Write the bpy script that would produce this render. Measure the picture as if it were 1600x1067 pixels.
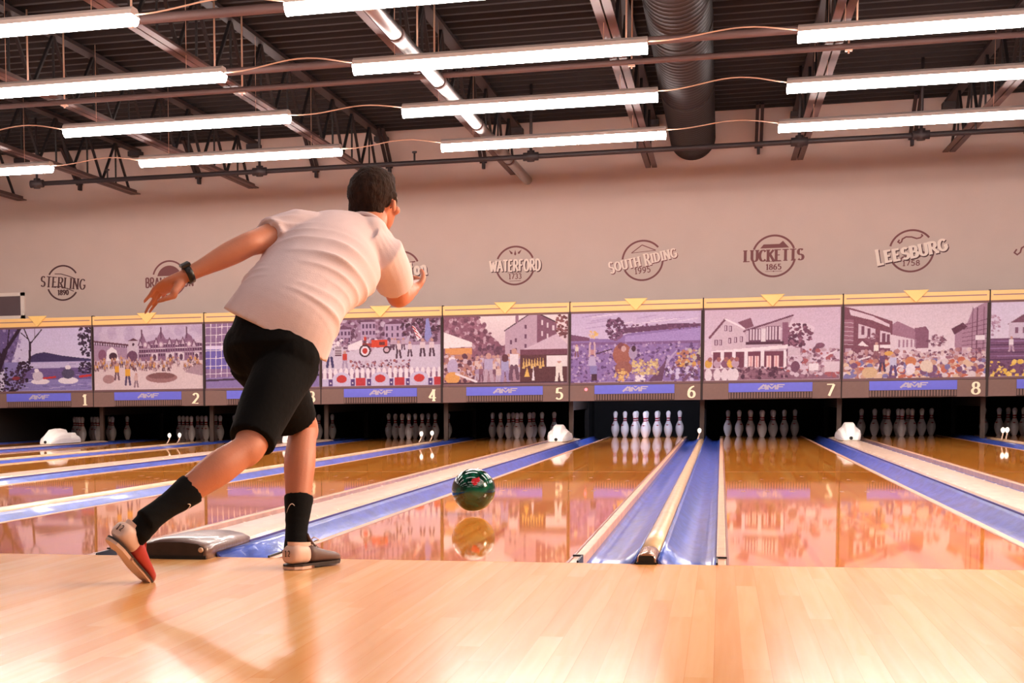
import bpy, bmesh, math, random
import numpy as np
from mathutils import Vector, Matrix, noise as mnoise
PI = math.pi
rnd = random.Random(7)
for o in list(bpy.data.objects):
    bpy.data.objects.remove(o)
scene = bpy.context.scene
COL = scene.collection

# ---------------------------------------------------------------- camera, world, lights, exposure
cam_d = bpy.data.cameras.new('camera'); cam = bpy.data.objects.new('camera', cam_d); COL.objects.link(cam)
scene.camera = cam
YAW, PITCH, ROLL = .2992, -.0905, -.0124
_f = Vector((-math.sin(YAW)*math.cos(PITCH), math.cos(YAW)*math.cos(PITCH), math.sin(PITCH)))
_r = Vector((math.cos(YAW), math.sin(YAW), 0)); _u = _r.cross(_f)
_r2 = _r*math.cos(ROLL)+_u*math.sin(ROLL); _u2 = -_r*math.sin(ROLL)+_u*math.cos(ROLL)
cam.matrix_world = Matrix(((_r2.x, _u2.x, -_f.x, .2394), (_r2.y, _u2.y, -_f.y, -5.8205), (_r2.z, _u2.z, -_f.z, .5733), (0, 0, 0, 1)))
cam_d.sensor_width = 36; cam_d.lens = 2557.3/1600*36
cam_d.shift_x = (800-337.98)/1600; cam_d.shift_y = (861.54-533.5)/1600
cam_d.clip_start = .05; cam_d.clip_end = 100
cam_d.dof.use_dof = False

w = bpy.data.worlds.new('world'); scene.world = w; w.use_nodes = True
w.node_tree.nodes['Background'].inputs[0].default_value = (.9, .62, .55, 1)
w.node_tree.nodes['Background'].inputs[1].default_value = .07

def area(name, loc, target, size, power, color):
    d = bpy.data.lights.new(name, 'AREA'); d.shape = 'RECTANGLE'; d.size, d.size_y = size; d.energy = power; d.color = color
    o = bpy.data.objects.new(name, d); COL.objects.link(o); o.location = loc
    o.rotation_euler = (Vector(target)-Vector(loc)).to_track_quat('-Z', 'Y').to_euler()
    return o
area('rear_fill', (0, -7.5, 4.2), (-1, 10, .6), (12, 1.6), 90, (1, .84, .78))  # unseen fill added behind the camera
area('approach_fill', (2.6, -1.2, 4.2), (-.6, -1.4, 0), (5, 3.2), 170, (1, .82, .68))  # unseen fill added to brighten approach and bowler from the right
area('side_light', (4.6, 1.2, 2.6), (-1, -.2, 1.0), (1.4, 1.6), 330, (1, .68, .44))
area('lane_fill', (-1.5, 4.2, 4.5), (-2, 17, .2), (20, 2.2), 350, (1, .86, .80))  # unseen fill added above the view to brighten lanes, panels and wall

vs = scene.view_settings
scene.display_settings.display_device = 'sRGB'
vs.view_transform = 'Standard'; vs.look = 'None'; vs.exposure = 0.42; vs.gamma = 1.0; vs.use_curve_mapping = False

# ---------------------------------------------------------------- helpers
def lin(c):
    return tuple(((v/255)/12.92 if v/255 <= .04045 else ((v/255+.055)/1.055)**2.4) for v in c)
def tag(o, label=None, cat=None, group=None, kind=None):
    if label: o['label'] = label
    if cat: o['category'] = cat
    if group: o['group'] = group
    if kind: o['kind'] = kind
    return o
def empty(name, loc=(0, 0, 0), rz=0, **k):
    o = bpy.data.objects.new(name, None); COL.objects.link(o); o.location = loc; o.rotation_euler = (0, 0, rz)
    o.empty_display_size = .05
    tag(o, **k); return o
class MB:
    def __init__(s): s.v = []; s.f = []; s.m = []; s.sm = []
    def add(s, vs_, fs, mi=0, smooth=False):
        b = len(s.v); s.v += [tuple(p) for p in vs_]
        for f in fs: s.f.append(tuple(i+b for i in f)); s.m.append(mi); s.sm.append(smooth)
    def box(s, x0, x1, y0, y1, z0, z1, mi=0):
        s.add([(x, y, z) for x in (x0, x1) for y in (y0, y1) for z in (z0, z1)],
              [(0, 1, 3, 2), (4, 6, 7, 5), (0, 4, 5, 1), (2, 3, 7, 6), (0, 2, 6, 4), (1, 5, 7, 3)], mi)
    def bar(s, a, b, wx, wz, up=(0, 0, 1), mi=0):      # rectangular bar from a to b
        a = Vector(a); b = Vector(b); d = (b-a).normalized(); up = Vector(up)
        if abs(d.dot(up)) > .98: up = Vector((0, 1, 0))
        sx = d.cross(up).normalized(); sz = sx.cross(d)
        vs_ = [p+sx*i*wx/2+sz*j*wz/2 for p in (a, b) for i, j in ((-1, -1), (1, -1), (1, 1), (-1, 1))]
        s.add(vs_, [(3, 2, 1, 0), (4, 5, 6, 7), (0, 1, 5, 4), (1, 2, 6, 5), (2, 3, 7, 6), (3, 0, 4, 7)], mi)
    def rings(s, rings, mi=0, smooth=True, cap=True, closed=True):
        n = len(rings[0]); vs_ = [p for r in rings for p in r]; fs = []
        for i in range(len(rings)-1):
            for j in range(n if closed else n-1):
                k = (j+1) % n; fs.append((i*n+j, i*n+k, (i+1)*n+k, (i+1)*n+j))
        s.add(vs_, fs, mi, smooth)
        if cap and closed:
            s.add(rings[0], [tuple(reversed(range(n)))], mi); s.add(rings[-1], [tuple(range(n))], mi)
    def tube(s, pts, r, n=10, mi=0, cap=True):
        pts = [Vector(p) for p in pts]; R = []; up = Vector((0, 0, 1)); prev = None
        for i, p in enumerate(pts):
            d = ((pts[i+1]-p) if i < len(pts)-1 else (p-pts[i-1]))
            if 0 < i < len(pts)-1: d = (pts[i+1]-pts[i-1])
            d.normalize()
            if prev is None:
                q = up if abs(d.z) < .9 else Vector((1, 0, 0)); x = d.cross(q).normalized()
            else: x = (prev-d*prev.dot(d)).normalized()
            prev = x; y = d.cross(x); rr = r[i] if hasattr(r, '__len__') else r
            R.append([p+(x*math.cos(2*PI*k/n)+y*math.sin(2*PI*k/n))*rr for k in range(n)])
        s.rings(R, mi, True, cap)
    def lathe(s, prof, n=24, c=(0, 0, 0), mi=0, mfun=None):
        R = [[(c[0]+r*math.cos(2*PI*k/n), c[1]+r*math.sin(2*PI*k/n), c[2]+z) for k in range(n)] for z, r in prof]
        for i in range(len(R)-1):
            s.rings([R[i], R[i+1]], mfun((prof[i][0]+prof[i+1][0])/2) if mfun else mi, True, False)
        s.add(R[0], [tuple(reversed(range(n)))], mi); s.add(R[-1], [tuple(range(n))], mi)
    def prism(s, poly, y0, y1, mi=0, axis='y'):     # poly = (x, z) list, extruded along y (or x: poly = (y, z))
        n = len(poly)
        if axis == 'y': A = [(x, y0, z) for x, z in poly]; B = [(x, y1, z) for x, z in poly]
        else: A = [(y0, x, z) for x, z in poly]; B = [(y1, x, z) for x, z in poly]
        s.add(A+B, [tuple(range(n)), tuple(range(2*n-1, n-1, -1))]+[(i, i+n, (i+1) % n+n, (i+1) % n) for i in range(n)], mi)
    def mesh(s, name, mats):
        me = bpy.data.meshes.new(name); me.from_pydata(s.v, [], s.f)
        for m in (mats if isinstance(mats, (list, tuple)) else [mats]): me.materials.append(m)
        me.polygons.foreach_set('material_index', s.m); me.polygons.foreach_set('use_smooth', s.sm)
        bm = bmesh.new(); bm.from_mesh(me); bmesh.ops.remove_doubles(bm, verts=bm.verts, dist=1e-5); bmesh.ops.recalc_face_normals(bm, faces=bm.faces)
        bm.to_mesh(me); bm.free(); me.update(); return me
    def build(s, name, mats, parent=None, bevel=0, **k):
        o = bpy.data.objects.new(name, s.mesh(name, mats)); COL.objects.link(o)
        if parent: o.parent = parent
        if bevel:
            b = o.modifiers.new('bevel', 'BEVEL'); b.width = bevel; b.segments = 2; b.limit_method = 'ANGLE'
        tag(o, **k); return o
def copy_tree(o, parent=None):
    c = o.copy(); COL.objects.link(c); c.parent = parent
    for ch in list(o.children): copy_tree(ch, c)
    return c

# ---------------------------------------------------------------- materials
MATS = {}
def mat(name, col, rough=.5, metal=0, coat=0, spec=.5, bump=0, bscale=60, var=0, vscale=8, emit=0, emcol=None, sss=0, stretch=None, coatr=.05):
    m = bpy.data.materials.new(name); m.use_nodes = True; nt = m.node_tree; b = nt.nodes['Principled BSDF']
    c = lin(col)
    b.inputs['Base Color'].default_value = (*c, 1); b.inputs['Roughness'].default_value = rough; b.inputs['Metallic'].default_value = metal
    b.inputs['Coat Weight'].default_value = coat; b.inputs['Coat Roughness'].default_value = coatr; b.inputs['Specular IOR Level'].default_value = spec
    if sss:
        b.inputs['Subsurface Weight'].default_value = sss; b.inputs['Subsurface Radius'].default_value = (.02, .008, .004); b.inputs['Subsurface Scale'].default_value = 1
    if emit:
        b.inputs['Emission Color'].default_value = (*lin(emcol or col), 1); b.inputs['Emission Strength'].default_value = emit
    if bump or var:
        tc = nt.nodes.new('ShaderNodeTexCoord'); mp = nt.nodes.new('ShaderNodeMapping'); nt.links.new(tc.outputs['Object'], mp.inputs[0])
        if stretch: mp.inputs['Scale'].default_value = stretch
    if var:
        n = nt.nodes.new('ShaderNodeTexNoise'); n.inputs['Scale'].default_value = vscale; n.inputs['Detail'].default_value = 5; nt.links.new(mp.outputs[0], n.inputs[0])
        mr = nt.nodes.new('ShaderNodeMapRange'); mr.inputs[1].default_value = .3; mr.inputs[2].default_value = .7; mr.inputs[3].default_value = 1-var; mr.inputs[4].default_value = 1+var; nt.links.new(n.outputs[0], mr.inputs[0])
        mx = nt.nodes.new('ShaderNodeVectorMath'); mx.operation = 'MULTIPLY'; mx.inputs[0].default_value = c
        nt.links.new(mr.outputs[0], mx.inputs[1]); nt.links.new(mx.outputs[0], b.inputs['Base Color'])
    if bump:
        n2 = nt.nodes.new('ShaderNodeTexNoise'); n2.inputs['Scale'].default_value = bscale; n2.inputs['Detail'].default_value = 4; nt.links.new(mp.outputs[0], n2.inputs[0])
        bp = nt.nodes.new('ShaderNodeBump'); bp.inputs['Strength'].default_value = bump; bp.inputs['Distance'].default_value = .01; nt.links.new(n2.outputs[0], bp.inputs['Height']); nt.links.new(bp.outputs[0], b.inputs['Normal'])
    MATS[name] = m; return m

def wood(name, c1, c2, c3, bw, rough, coat, coatr, spec=.5, grain=1.0, bump=.02, rvar=.0):
    """strip flooring: boards of width bw (m) running along y, each with its own tone and grain"""
    m = bpy.data.materials.new(name); m.use_nodes = True; nt = m.node_tree; N = nt.nodes; Lk = nt.links; b = N['Principled BSDF']
    tc = N.new('ShaderNodeTexCoord'); sp = N.new('ShaderNodeSeparateXYZ'); Lk.new(tc.outputs['Object'], sp.inputs[0])
    def math_(op, a, bb=None):
        n = N.new('ShaderNodeMath'); n.operation = op
        for i, q in enumerate((a, bb)):
            if q is None: continue
            if isinstance(q, (int, float)): n.inputs[i].default_value = q
            else: Lk.new(q, n.inputs[i])
        return n.outputs[0]
    xs = math_('DIVIDE', sp.outputs[0], bw); xi = math_('FLOOR', xs); xf = math_('FRACT', xs)
    wn = N.new('ShaderNodeTexWhiteNoise'); wn.noise_dimensions = '1D'; Lk.new(xi, wn.inputs['W'])
    yo = math_('MULTIPLY', wn.outputs['Value'], 7.0); ys = math_('DIVIDE', math_('ADD', sp.outputs[1], yo), 1.6); yi = math_('FLOOR', ys)
    cb = N.new('ShaderNodeCombineXYZ'); Lk.new(xi, cb.inputs[0]); Lk.new(yi, cb.inputs[1])
    wn2 = N.new('ShaderNodeTexWhiteNoise'); wn2.noise_dimensions = '3D'; Lk.new(cb.outputs[0], wn2.inputs['Vector'])
    # grain
    cb2 = N.new('ShaderNodeCombineXYZ'); Lk.new(math_('MULTIPLY', sp.outputs[0], 60.0*grain), cb2.inputs[0]); Lk.new(math_('MULTIPLY', sp.outputs[1], 2.2*grain), cb2.inputs[1]); Lk.new(math_('MULTIPLY', wn2.outputs['Value'], 30.0), cb2.inputs[2])
    ns = N.new('ShaderNodeTexNoise'); ns.inputs['Scale'].default_value = 1; ns.inputs['Detail'].default_value = 6; ns.inputs['Distortion'].default_value = .6; Lk.new(cb2.outputs[0], ns.inputs[0])
    fac = math_('ADD', math_('MULTIPLY', wn2.outputs['Value'], .5), math_('MULTIPLY', math_('SUBTRACT', ns.outputs[0], .25), .9))
    cr = N.new('ShaderNodeValToRGB'); e = cr.color_ramp.elements; e[0].position = .1; e[0].color = (*lin(c1), 1); e[1].position = .95; e[1].color = (*lin(c3), 1)
    q = e.new(.5); q.color = (*lin(c2), 1); Lk.new(fac, cr.inputs[0])
    edge = math_('LESS_THAN', xf, .03); mx = N.new('ShaderNodeMixRGB'); mx.blend_type = 'MULTIPLY'; Lk.new(math_('MULTIPLY', edge, .35), mx.inputs[0]); Lk.new(cr.outputs[0], mx.inputs[1]); mx.inputs[2].default_value = (*lin(c1), 1)
    Lk.new(mx.outputs[0], b.inputs['Base Color'])
    b.inputs['Roughness'].default_value = rough; b.inputs['Coat Weight'].default_value = coat; b.inputs['Coat Roughness'].default_value = coatr; b.inputs['Specular IOR Level'].default_value = spec
    if bump:
        cb3 = N.new('ShaderNodeCombineXYZ'); Lk.new(math_('MULTIPLY', sp.outputs[0], 9.0), cb3.inputs[0]); Lk.new(math_('MULTIPLY', sp.outputs[1], 1.2), cb3.inputs[1])
        n3 = N.new('ShaderNodeTexNoise'); n3.inputs['Scale'].default_value = 1; n3.inputs['Detail'].default_value = 3; Lk.new(cb3.outputs[0], n3.inputs[0])
        bp = N.new('ShaderNodeBump'); bp.inputs['Strength'].default_value = bump; bp.inputs['Distance'].default_value = .02; Lk.new(n3.outputs[0], bp.inputs['Height'])
        Lk.new(bp.outputs[0], b.inputs['Normal']); Lk.new(bp.outputs[0], b.inputs['Coat Normal'])
    MATS[name] = m; return m

M_lane = wood('lane_wood', (216, 116, 36), (238, 148, 58), (248, 178, 90), .027, .035, 0, .02, .5, bump=.008)
M_appr = wood('approach_wood', (230, 158, 90), (240, 178, 112), (250, 200, 142), .058, .17, 0, .12, .5, grain=.5, bump=.03)
M_wall = mat('painted_wall', (200, 178, 168), .85, bump=.15, bscale=90, var=.02, vscale=3)
M_deck = mat('roof_deck', (22, 15, 16), .8, var=.15, vscale=1.5)
M_steel = mat('painted_steel', (94, 70, 66), .6, var=.12, vscale=3)
M_darksteel = mat('dark_steel', (42, 30, 31), .6, var=.12, vscale=4)
M_chrome = mat('galvanised', (160, 150, 146), .36, metal=1, bump=.1, bscale=12)
M_blue = mat('blue_gutter', (66, 92, 188), .30, coat=.3, var=.30, vscale=5, stretch=(5, 1, 1), bump=.35, bscale=9)
M_cream = mat('cream_capping', (206, 172, 148), .35, var=.14, vscale=5, stretch=(4, 1, 1), coat=.2)
M_strip = mat('edge_strip', (200, 150, 118), .4, var=.18, vscale=9, stretch=(3, 1, 1))
M_brownwood = mat('brown_strip', (128, 70, 58), .4)
M_black = mat('black', (14, 12, 13), .5)
M_pit = mat('pit_black', (20, 15, 14), .8)
M_kick = mat('kickback_brown', (58, 37, 24), .6, var=.25, vscale=9)
M_pin = mat('pin_white', (236, 232, 234), .22, coat=.3)
M_pinred = mat('pin_red', (150, 24, 44), .3)
M_taupe = mat('taupe_panel', (122, 92, 84), .6, var=.04, vscale=30)
M_taupe_dark = mat('taupe_groove', (48, 32, 30), .7)
M_frame = mat('mauve_frame', (112, 78, 80), .55)
M_gold = mat('gold_trim', (240, 196, 126), .4)
M_goldline = mat('violet_line', (140, 96, 110), .5)
M_tri = mat('gold_triangle', (244, 206, 124), .4)
M_bbrand = mat('blue_brand_panel', (104, 108, 214), .35, var=.03, vscale=20)
M_silver = mat('silver_letters', (182, 172, 190), .4)
M_num = mat('cream_number', (252, 240, 206), .4)
M_badge = mat('badge_brown', (122, 72, 72), .7)
M_badgedk = mat('badge_dark', (78, 44, 46), .7)
M_badgewh = mat('badge_white', (236, 218, 206), .7)
M_white = mat('white_plastic', (250, 244, 236), .35)
M_housing = mat('white_housing', (190, 172, 164), .4)
M_cable = mat('cable', (206, 164, 140), .5)
M_web = mat('web_steel', (24, 17, 18), .7)  # darker than the chords: gloom under the deck put into the colour
M_duct = mat('spiral_duct', (22, 15, 16), .6)
# ================================================================= the setting
WY = 17.4
m = MB(); m.box(-13.5, 12, -9, 0, -.12, 0)
fl = m.build('floor', M_appr, kind='structure')
m = MB(); m.box(-13.5, 12, 0, 20.9, -.35, -.15); m.build('floor', M_pit, kind='structure')
m = MB(); m.box(-13.5, 12, WY, WY+.2, 1.56, 4.42); m.box(-13.5, -10.25, WY, WY+.2, -.15, 1.56); m.box(5.25, 12, WY, WY+.2, -.15, 1.56); m.build('wall_back', M_wall, kind='structure')
m = MB(); m.box(-13.7, -13.5, -9, 20.9, -.35, 4.6); m.build('wall_left', M_wall, kind='structure')
m = MB(); m.box(12, 12.2, -9, 20.9, -.35, 4.6); m.build('wall_right', M_wall, kind='structure')
# corrugated roof deck: ribs running along x
m = MB(); y = -9.0; prof = []
while y < WY-.1:
    prof += [(y, 4.42), (y+.05, 4.33), (y+.12, 4.33), (y+.17, 4.42)]; y += .3
poly = prof+[]
for i in range(len(prof)-1):
    (a, za), (b, zb) = prof[i], prof[i+1]
    m.add([(-13.5, a, za), (12, a, za), (12, b, zb), (-13.5, b, zb)], [(0, 1, 2, 3)])
m.box(-13.5, 12, -9, WY+.3, 4.43, 4.6)
m.build('ceiling', M_deck, kind='structure')

# ================================================================= ceiling steelwork
JX = [-9.88, -8.06, -6.25, -4.385, -2.505, -.704, 1.14, 2.97, 4.8]
def ordinal(i): return ['first', 'second', 'third', 'fourth', 'fifth', 'sixth', 'seventh', 'eighth', 'ninth', 'tenth'][i]
jlabel = ['dark steel roof joist at the far left edge above the framed board', 'steel roof joist over the picture of lane 1', 'steel roof joist over the picture of lane 2, left of the bowler',
          'steel roof joist ending behind the head of the bowler', 'steel roof joist with the shiny pipe slung beside it', 'steel roof joist just left of the big round duct',
          'steel roof joist just right of the big round duct', 'steel roof joist at the right edge over the picture of lane 9', 'steel roof joist beyond the right edge of the picture']
def joist():
    root = empty('roof_joist', (0, 0, 0))
    m = MB(); m.box(-.075, -.007, -3, 17.28, 3.645, 3.658); m.box(.007, .075, -3, 17.28, 3.645, 3.658); m.box(-.018, -.007, -3, 17.28, 3.658, 3.71); m.box(.007, .018, -3, 17.28, 3.658, 3.71)
    m.build('bottom_chord', M_steel, root)
    m = MB(); m.box(-.06, .06, -3, 17.38, 4.27, 4.31); m.build('top_chord', M_darksteel, root)
    m = MB(); y = -2.8; k = 0
    while y < 16.7:
        m.bar((0, y, 3.68), (0, y+.55, 4.28), .03, .03); m.bar((0, y+.55, 4.28), (0, y+1.10, 3.68), .03, .03)
        m.bar((0, y+.55, 3.68), (0, y+.55, 4.28), .02, .02)
        y += 1.10
    m.build('web', M_web, root)
    m = MB(); m.box(-.09, .09, 17.2, 17.4, 4.2, 4.27); m.build('bearing_seat', M_darksteel, root)
    return root
j0 = joist()
for i, x in enumerate(JX):
    j = j0 if i == 0 else copy_tree(j0); j.location.x = x; tag(j, jlabel[i], 'joist', 'roof joists')
# short struts from the deck down to the wall, between the joists
SX = [-8.97, -7.1, -5.34, -4.28, -2.96, .66, 2.54, 3.89]
slabel = ['short dark strut over the left edge of the picture of lane 1', 'short dark strut on the wall between lanes 1 and 2', 'short dark strut on the wall above lane 3', 'short dark strut hanging just above the head of the bowler',
          'short dark strut left of the shiny slung pipe', 'short dark strut right of the big round duct', 'short dark strut on the wall above lane 8', 'short dark strut at the right edge above lane 9']
for i, x in enumerate(SX):
    m = MB(); m.bar((x-.03, 16.7, 4.31), (x-.03, 17.34, 3.85), .04, .045); m.bar((x+.03, 16.7, 4.31), (x+.03, 17.34, 3.85), .04, .045); m.box(x-.018, x+.018, 17.3, 17.398, 3.76, 3.9)
    m.build('brace_strut', M_darksteel, label=slabel[i], cat='strut', group='struts against the back wall')
# sprinkler pipe with drops
root = empty('sprinkler_pipe', (0, 14.42, 3.472), label='long dark sprinkler pipe running across just in front of the back wall', cat='pipe')
m = MB(); m.tube([(-8.45, 0, 0), (9, 0, 0)], .03, 12); m.build('pipe', M_darksteel, root)
for x in (-8.41, -5.37, -1.99, 1.05, 2.34, 5.5):
    m = MB(); m.tube([(x, 0, 0), (x, 0, .85)], .018, 8); m.build('drop_pipe', M_darksteel, root)
    m = MB(); m.tube([(x-.09, 0, 0), (x+.09, 0, 0)], .05, 12); m.tube([(x, 0, -.06), (x, 0, .07)], .045, 10); m.build('fitting', M_darksteel, root)
for x in (-7.42, -3.4, -.75, 2.9):
    m = MB(); m.tube([(x, 0, 0), (x, 0, .12)], .012, 8); m.tube([(x, 0, .12), (x, 0, .14)], .03, 8); m.build('sprinkler_head', M_darksteel, root)
# pipes that cross under the joists
for y, z, r, lab in ((6.68, 3.595, .04, 'dark crossing pipe nearest the camera, above the second row'), (8.92, 3.6, .035, 'dark crossing pipe running between the second and third rows of lights'),
                     (9.83, 3.61, .028, 'thin dark crossing pipe just in front of the last row of lights'), (3.72, 3.59, .044, 'dark crossing pipe at the top edge of the picture')):
    rt = empty('ceiling_pipe', (0, y, z), label=lab, cat='pipe', group='pipes crossing under the joists')
    m = MB(); m.tube([(-13, 0, 0), (11.5, 0, 0)], r, 12); m.build('pipe', M_steel, rt)
    m = MB(); m.tube([(.12, 0, -.06), (.12, 0, .72)], .009, 6); m.box(.09, .15, -.03, .03, -r-.012, -r)
    h0 = m.build('hanger', M_cable, rt)
    for i_, x in enumerate(JX):
        h_ = h0 if i_ == 0 else copy_tree(h0, rt); h_.location = (x, 0, 0)
# slung shiny conduit next to the joist
root = empty('slung_conduit', (-2.36, 0, 3.575), label='shiny round metal conduit slung along a joist above the lane 5 picture', cat='conduit')
m = MB(); m.tube([(0, -2, 0), (0, 17.36, 0)], .062, 20); m.build('conduit', M_chrome, root)
for y in (5.8, 7.8, 9.95, 12.5, 15.3):
    m = MB(); m.tube([(0, y-.05, 0), (0, y+.05, 0)], .069, 20); m.build('joint_band', M_steel, root)
# big round spiral duct
root = empty('round_duct', (-.176, 0, 4.02), label='big dark round ventilation duct running towards the back wall', cat='duct')
m = MB(); R = []; y = -3
while y < 17.39:
    for dy, r in ((0, .285), (.11, .285), (.12, .291), (.135, .291), (.145, .285)):
        if y+dy < 17.39: R.append([(r*math.cos(2*PI*k/40), y+dy, r*math.sin(2*PI*k/40)) for k in range(40)])
    y += .15
R.append([(.285*math.cos(2*PI*k/40), 17.39, .285*math.sin(2*PI*k/40)) for k in range(40)])
m.rings(R, 0, True, True); m.build('duct_tube', M_duct, root)
for y in (10.1, 13.4):
    m = MB(); m.rings([[(r*math.cos(2*PI*k/40), y+d, r*math.sin(2*PI*k/40)) for k in range(40)] for r, d in ((.29, 0), (.298, .01), (.298, .05), (.29, .06))], 0, True, True); m.build('duct_collar', M_duct, root)

# ================================================================= fluorescent fixtures
ROWY = [-3.3, -.95, 1.4, 3.7, 6.0, 8.3, 10.58, 12.95]
ROWE = [6, 7, 9, 24, 30, 32, 34, 36]
FX = [-10.03, -6.43, -2.82, .78, 4.38]
def lens_mat(i):
    k = 'tube_%d' % i
    if k not in MATS: mat(k, (236, 238, 240), .5, emit=ROWE[i], emcol=(255, 242, 236))
    return MATS[k]
def fixture(i):
    root = empty('light_fixture')
    m = MB(); m.prism([(-.05, .0), (-.095, .0), (-.085, .035), (-.05, .06), (.05, .06), (.085, .035), (.095, .0), (.05, .0)], 0, 2.44, axis='x'); m.build('housing', M_housing, root)
    m = MB(); pr_ = [(-.092+.184*k/10, -.001-.072*math.sin(PI*k/10)**.55) for k in range(11)]
    m.rings([[(.012, y, z) for y, z in pr_], [(2.428, y, z) for y, z in pr_]], 0, True, True); m.build('diffuser', lens_mat(i), root)
    for x in (0, 2.428):
        m = MB(); m.prism([(y*1.03, z*1.04) for y, z in pr_], x, x+.012, axis='x'); m.build('end_cap', lens_mat(i), root)
    for x in (.35, 2.09):
        m = MB(); m.tube([(x, 0, .06), (x, 0, .86)], .003, 5); m.build('hanger_wire', M_cable, root)
    return root
rowname = ['behind the camera', 'over the foul line', 'over the lane start', 'above the top edge', 'in the topmost row', 'in the second row from the top', 'in the third row from the top', 'in the lowest row, nearest the back wall']
colname = ['leftmost', 'second from the left', 'middle', 'second from the right', 'rightmost']
for i, y in enumerate(ROWY):
    f0 = None
    for jx, x in enumerate(FX):
        f = fixture(i) if f0 is None else copy_tree(f0)
        f0 = f0 or f; f.location = (x, y, 3.46 if jx < 2 else 3.44)
        tag(f, 'white fluorescent light, %s, %s' % (colname[jx], rowname[i]), 'light', 'suspended fluorescent lights')
    if i >= 4:
        for jx in range(4):
            xa = FX[jx]+2.44; xb = FX[jx+1]; rr = random.Random(i*9+jx); pts = []
            h = .03+.04*rr.random(); s = .35+.3*rr.random()
            for k in range(15):
                t = k/14; pts.append((xa+(xb-xa)*t, y, 3.47+h*(math.sin(PI*t**(.7+s*.6))**1.5)-.02*math.sin(2*PI*t)))
            m = MB(); m.tube(pts, .0065, 6)
            m.build('power_cable', M_cable, label='thin pale cable, %s gap from the left, %s' % (ordinal(jx), rowname[i].replace(', nearest the back wall', '')), cat='cable', group='cables between the lights')
# framed board on the back wall, far left
root = empty('framed_board', (-10.27, WY, 2.085), label='dark board in a cream frame on the wall at the far left', cat='board')
m = MB()
for a, b, c, d in ((-.75, .40, .17, .23), (-.75, .40, -.23, -.17), (-.75, -.68, -.23, .23), (.33, .40, -.23, .23)): m.box(a, b, -.04, 0, c, d)
m.build('frame', M_badgewh, root); root.scale = (.866,)*3
m = MB(); m.box(-.69, .34, -.02, -.001, -.18, .18); m.build('panel', mat('board_grey', (96, 76, 80), .6), root)
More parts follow.
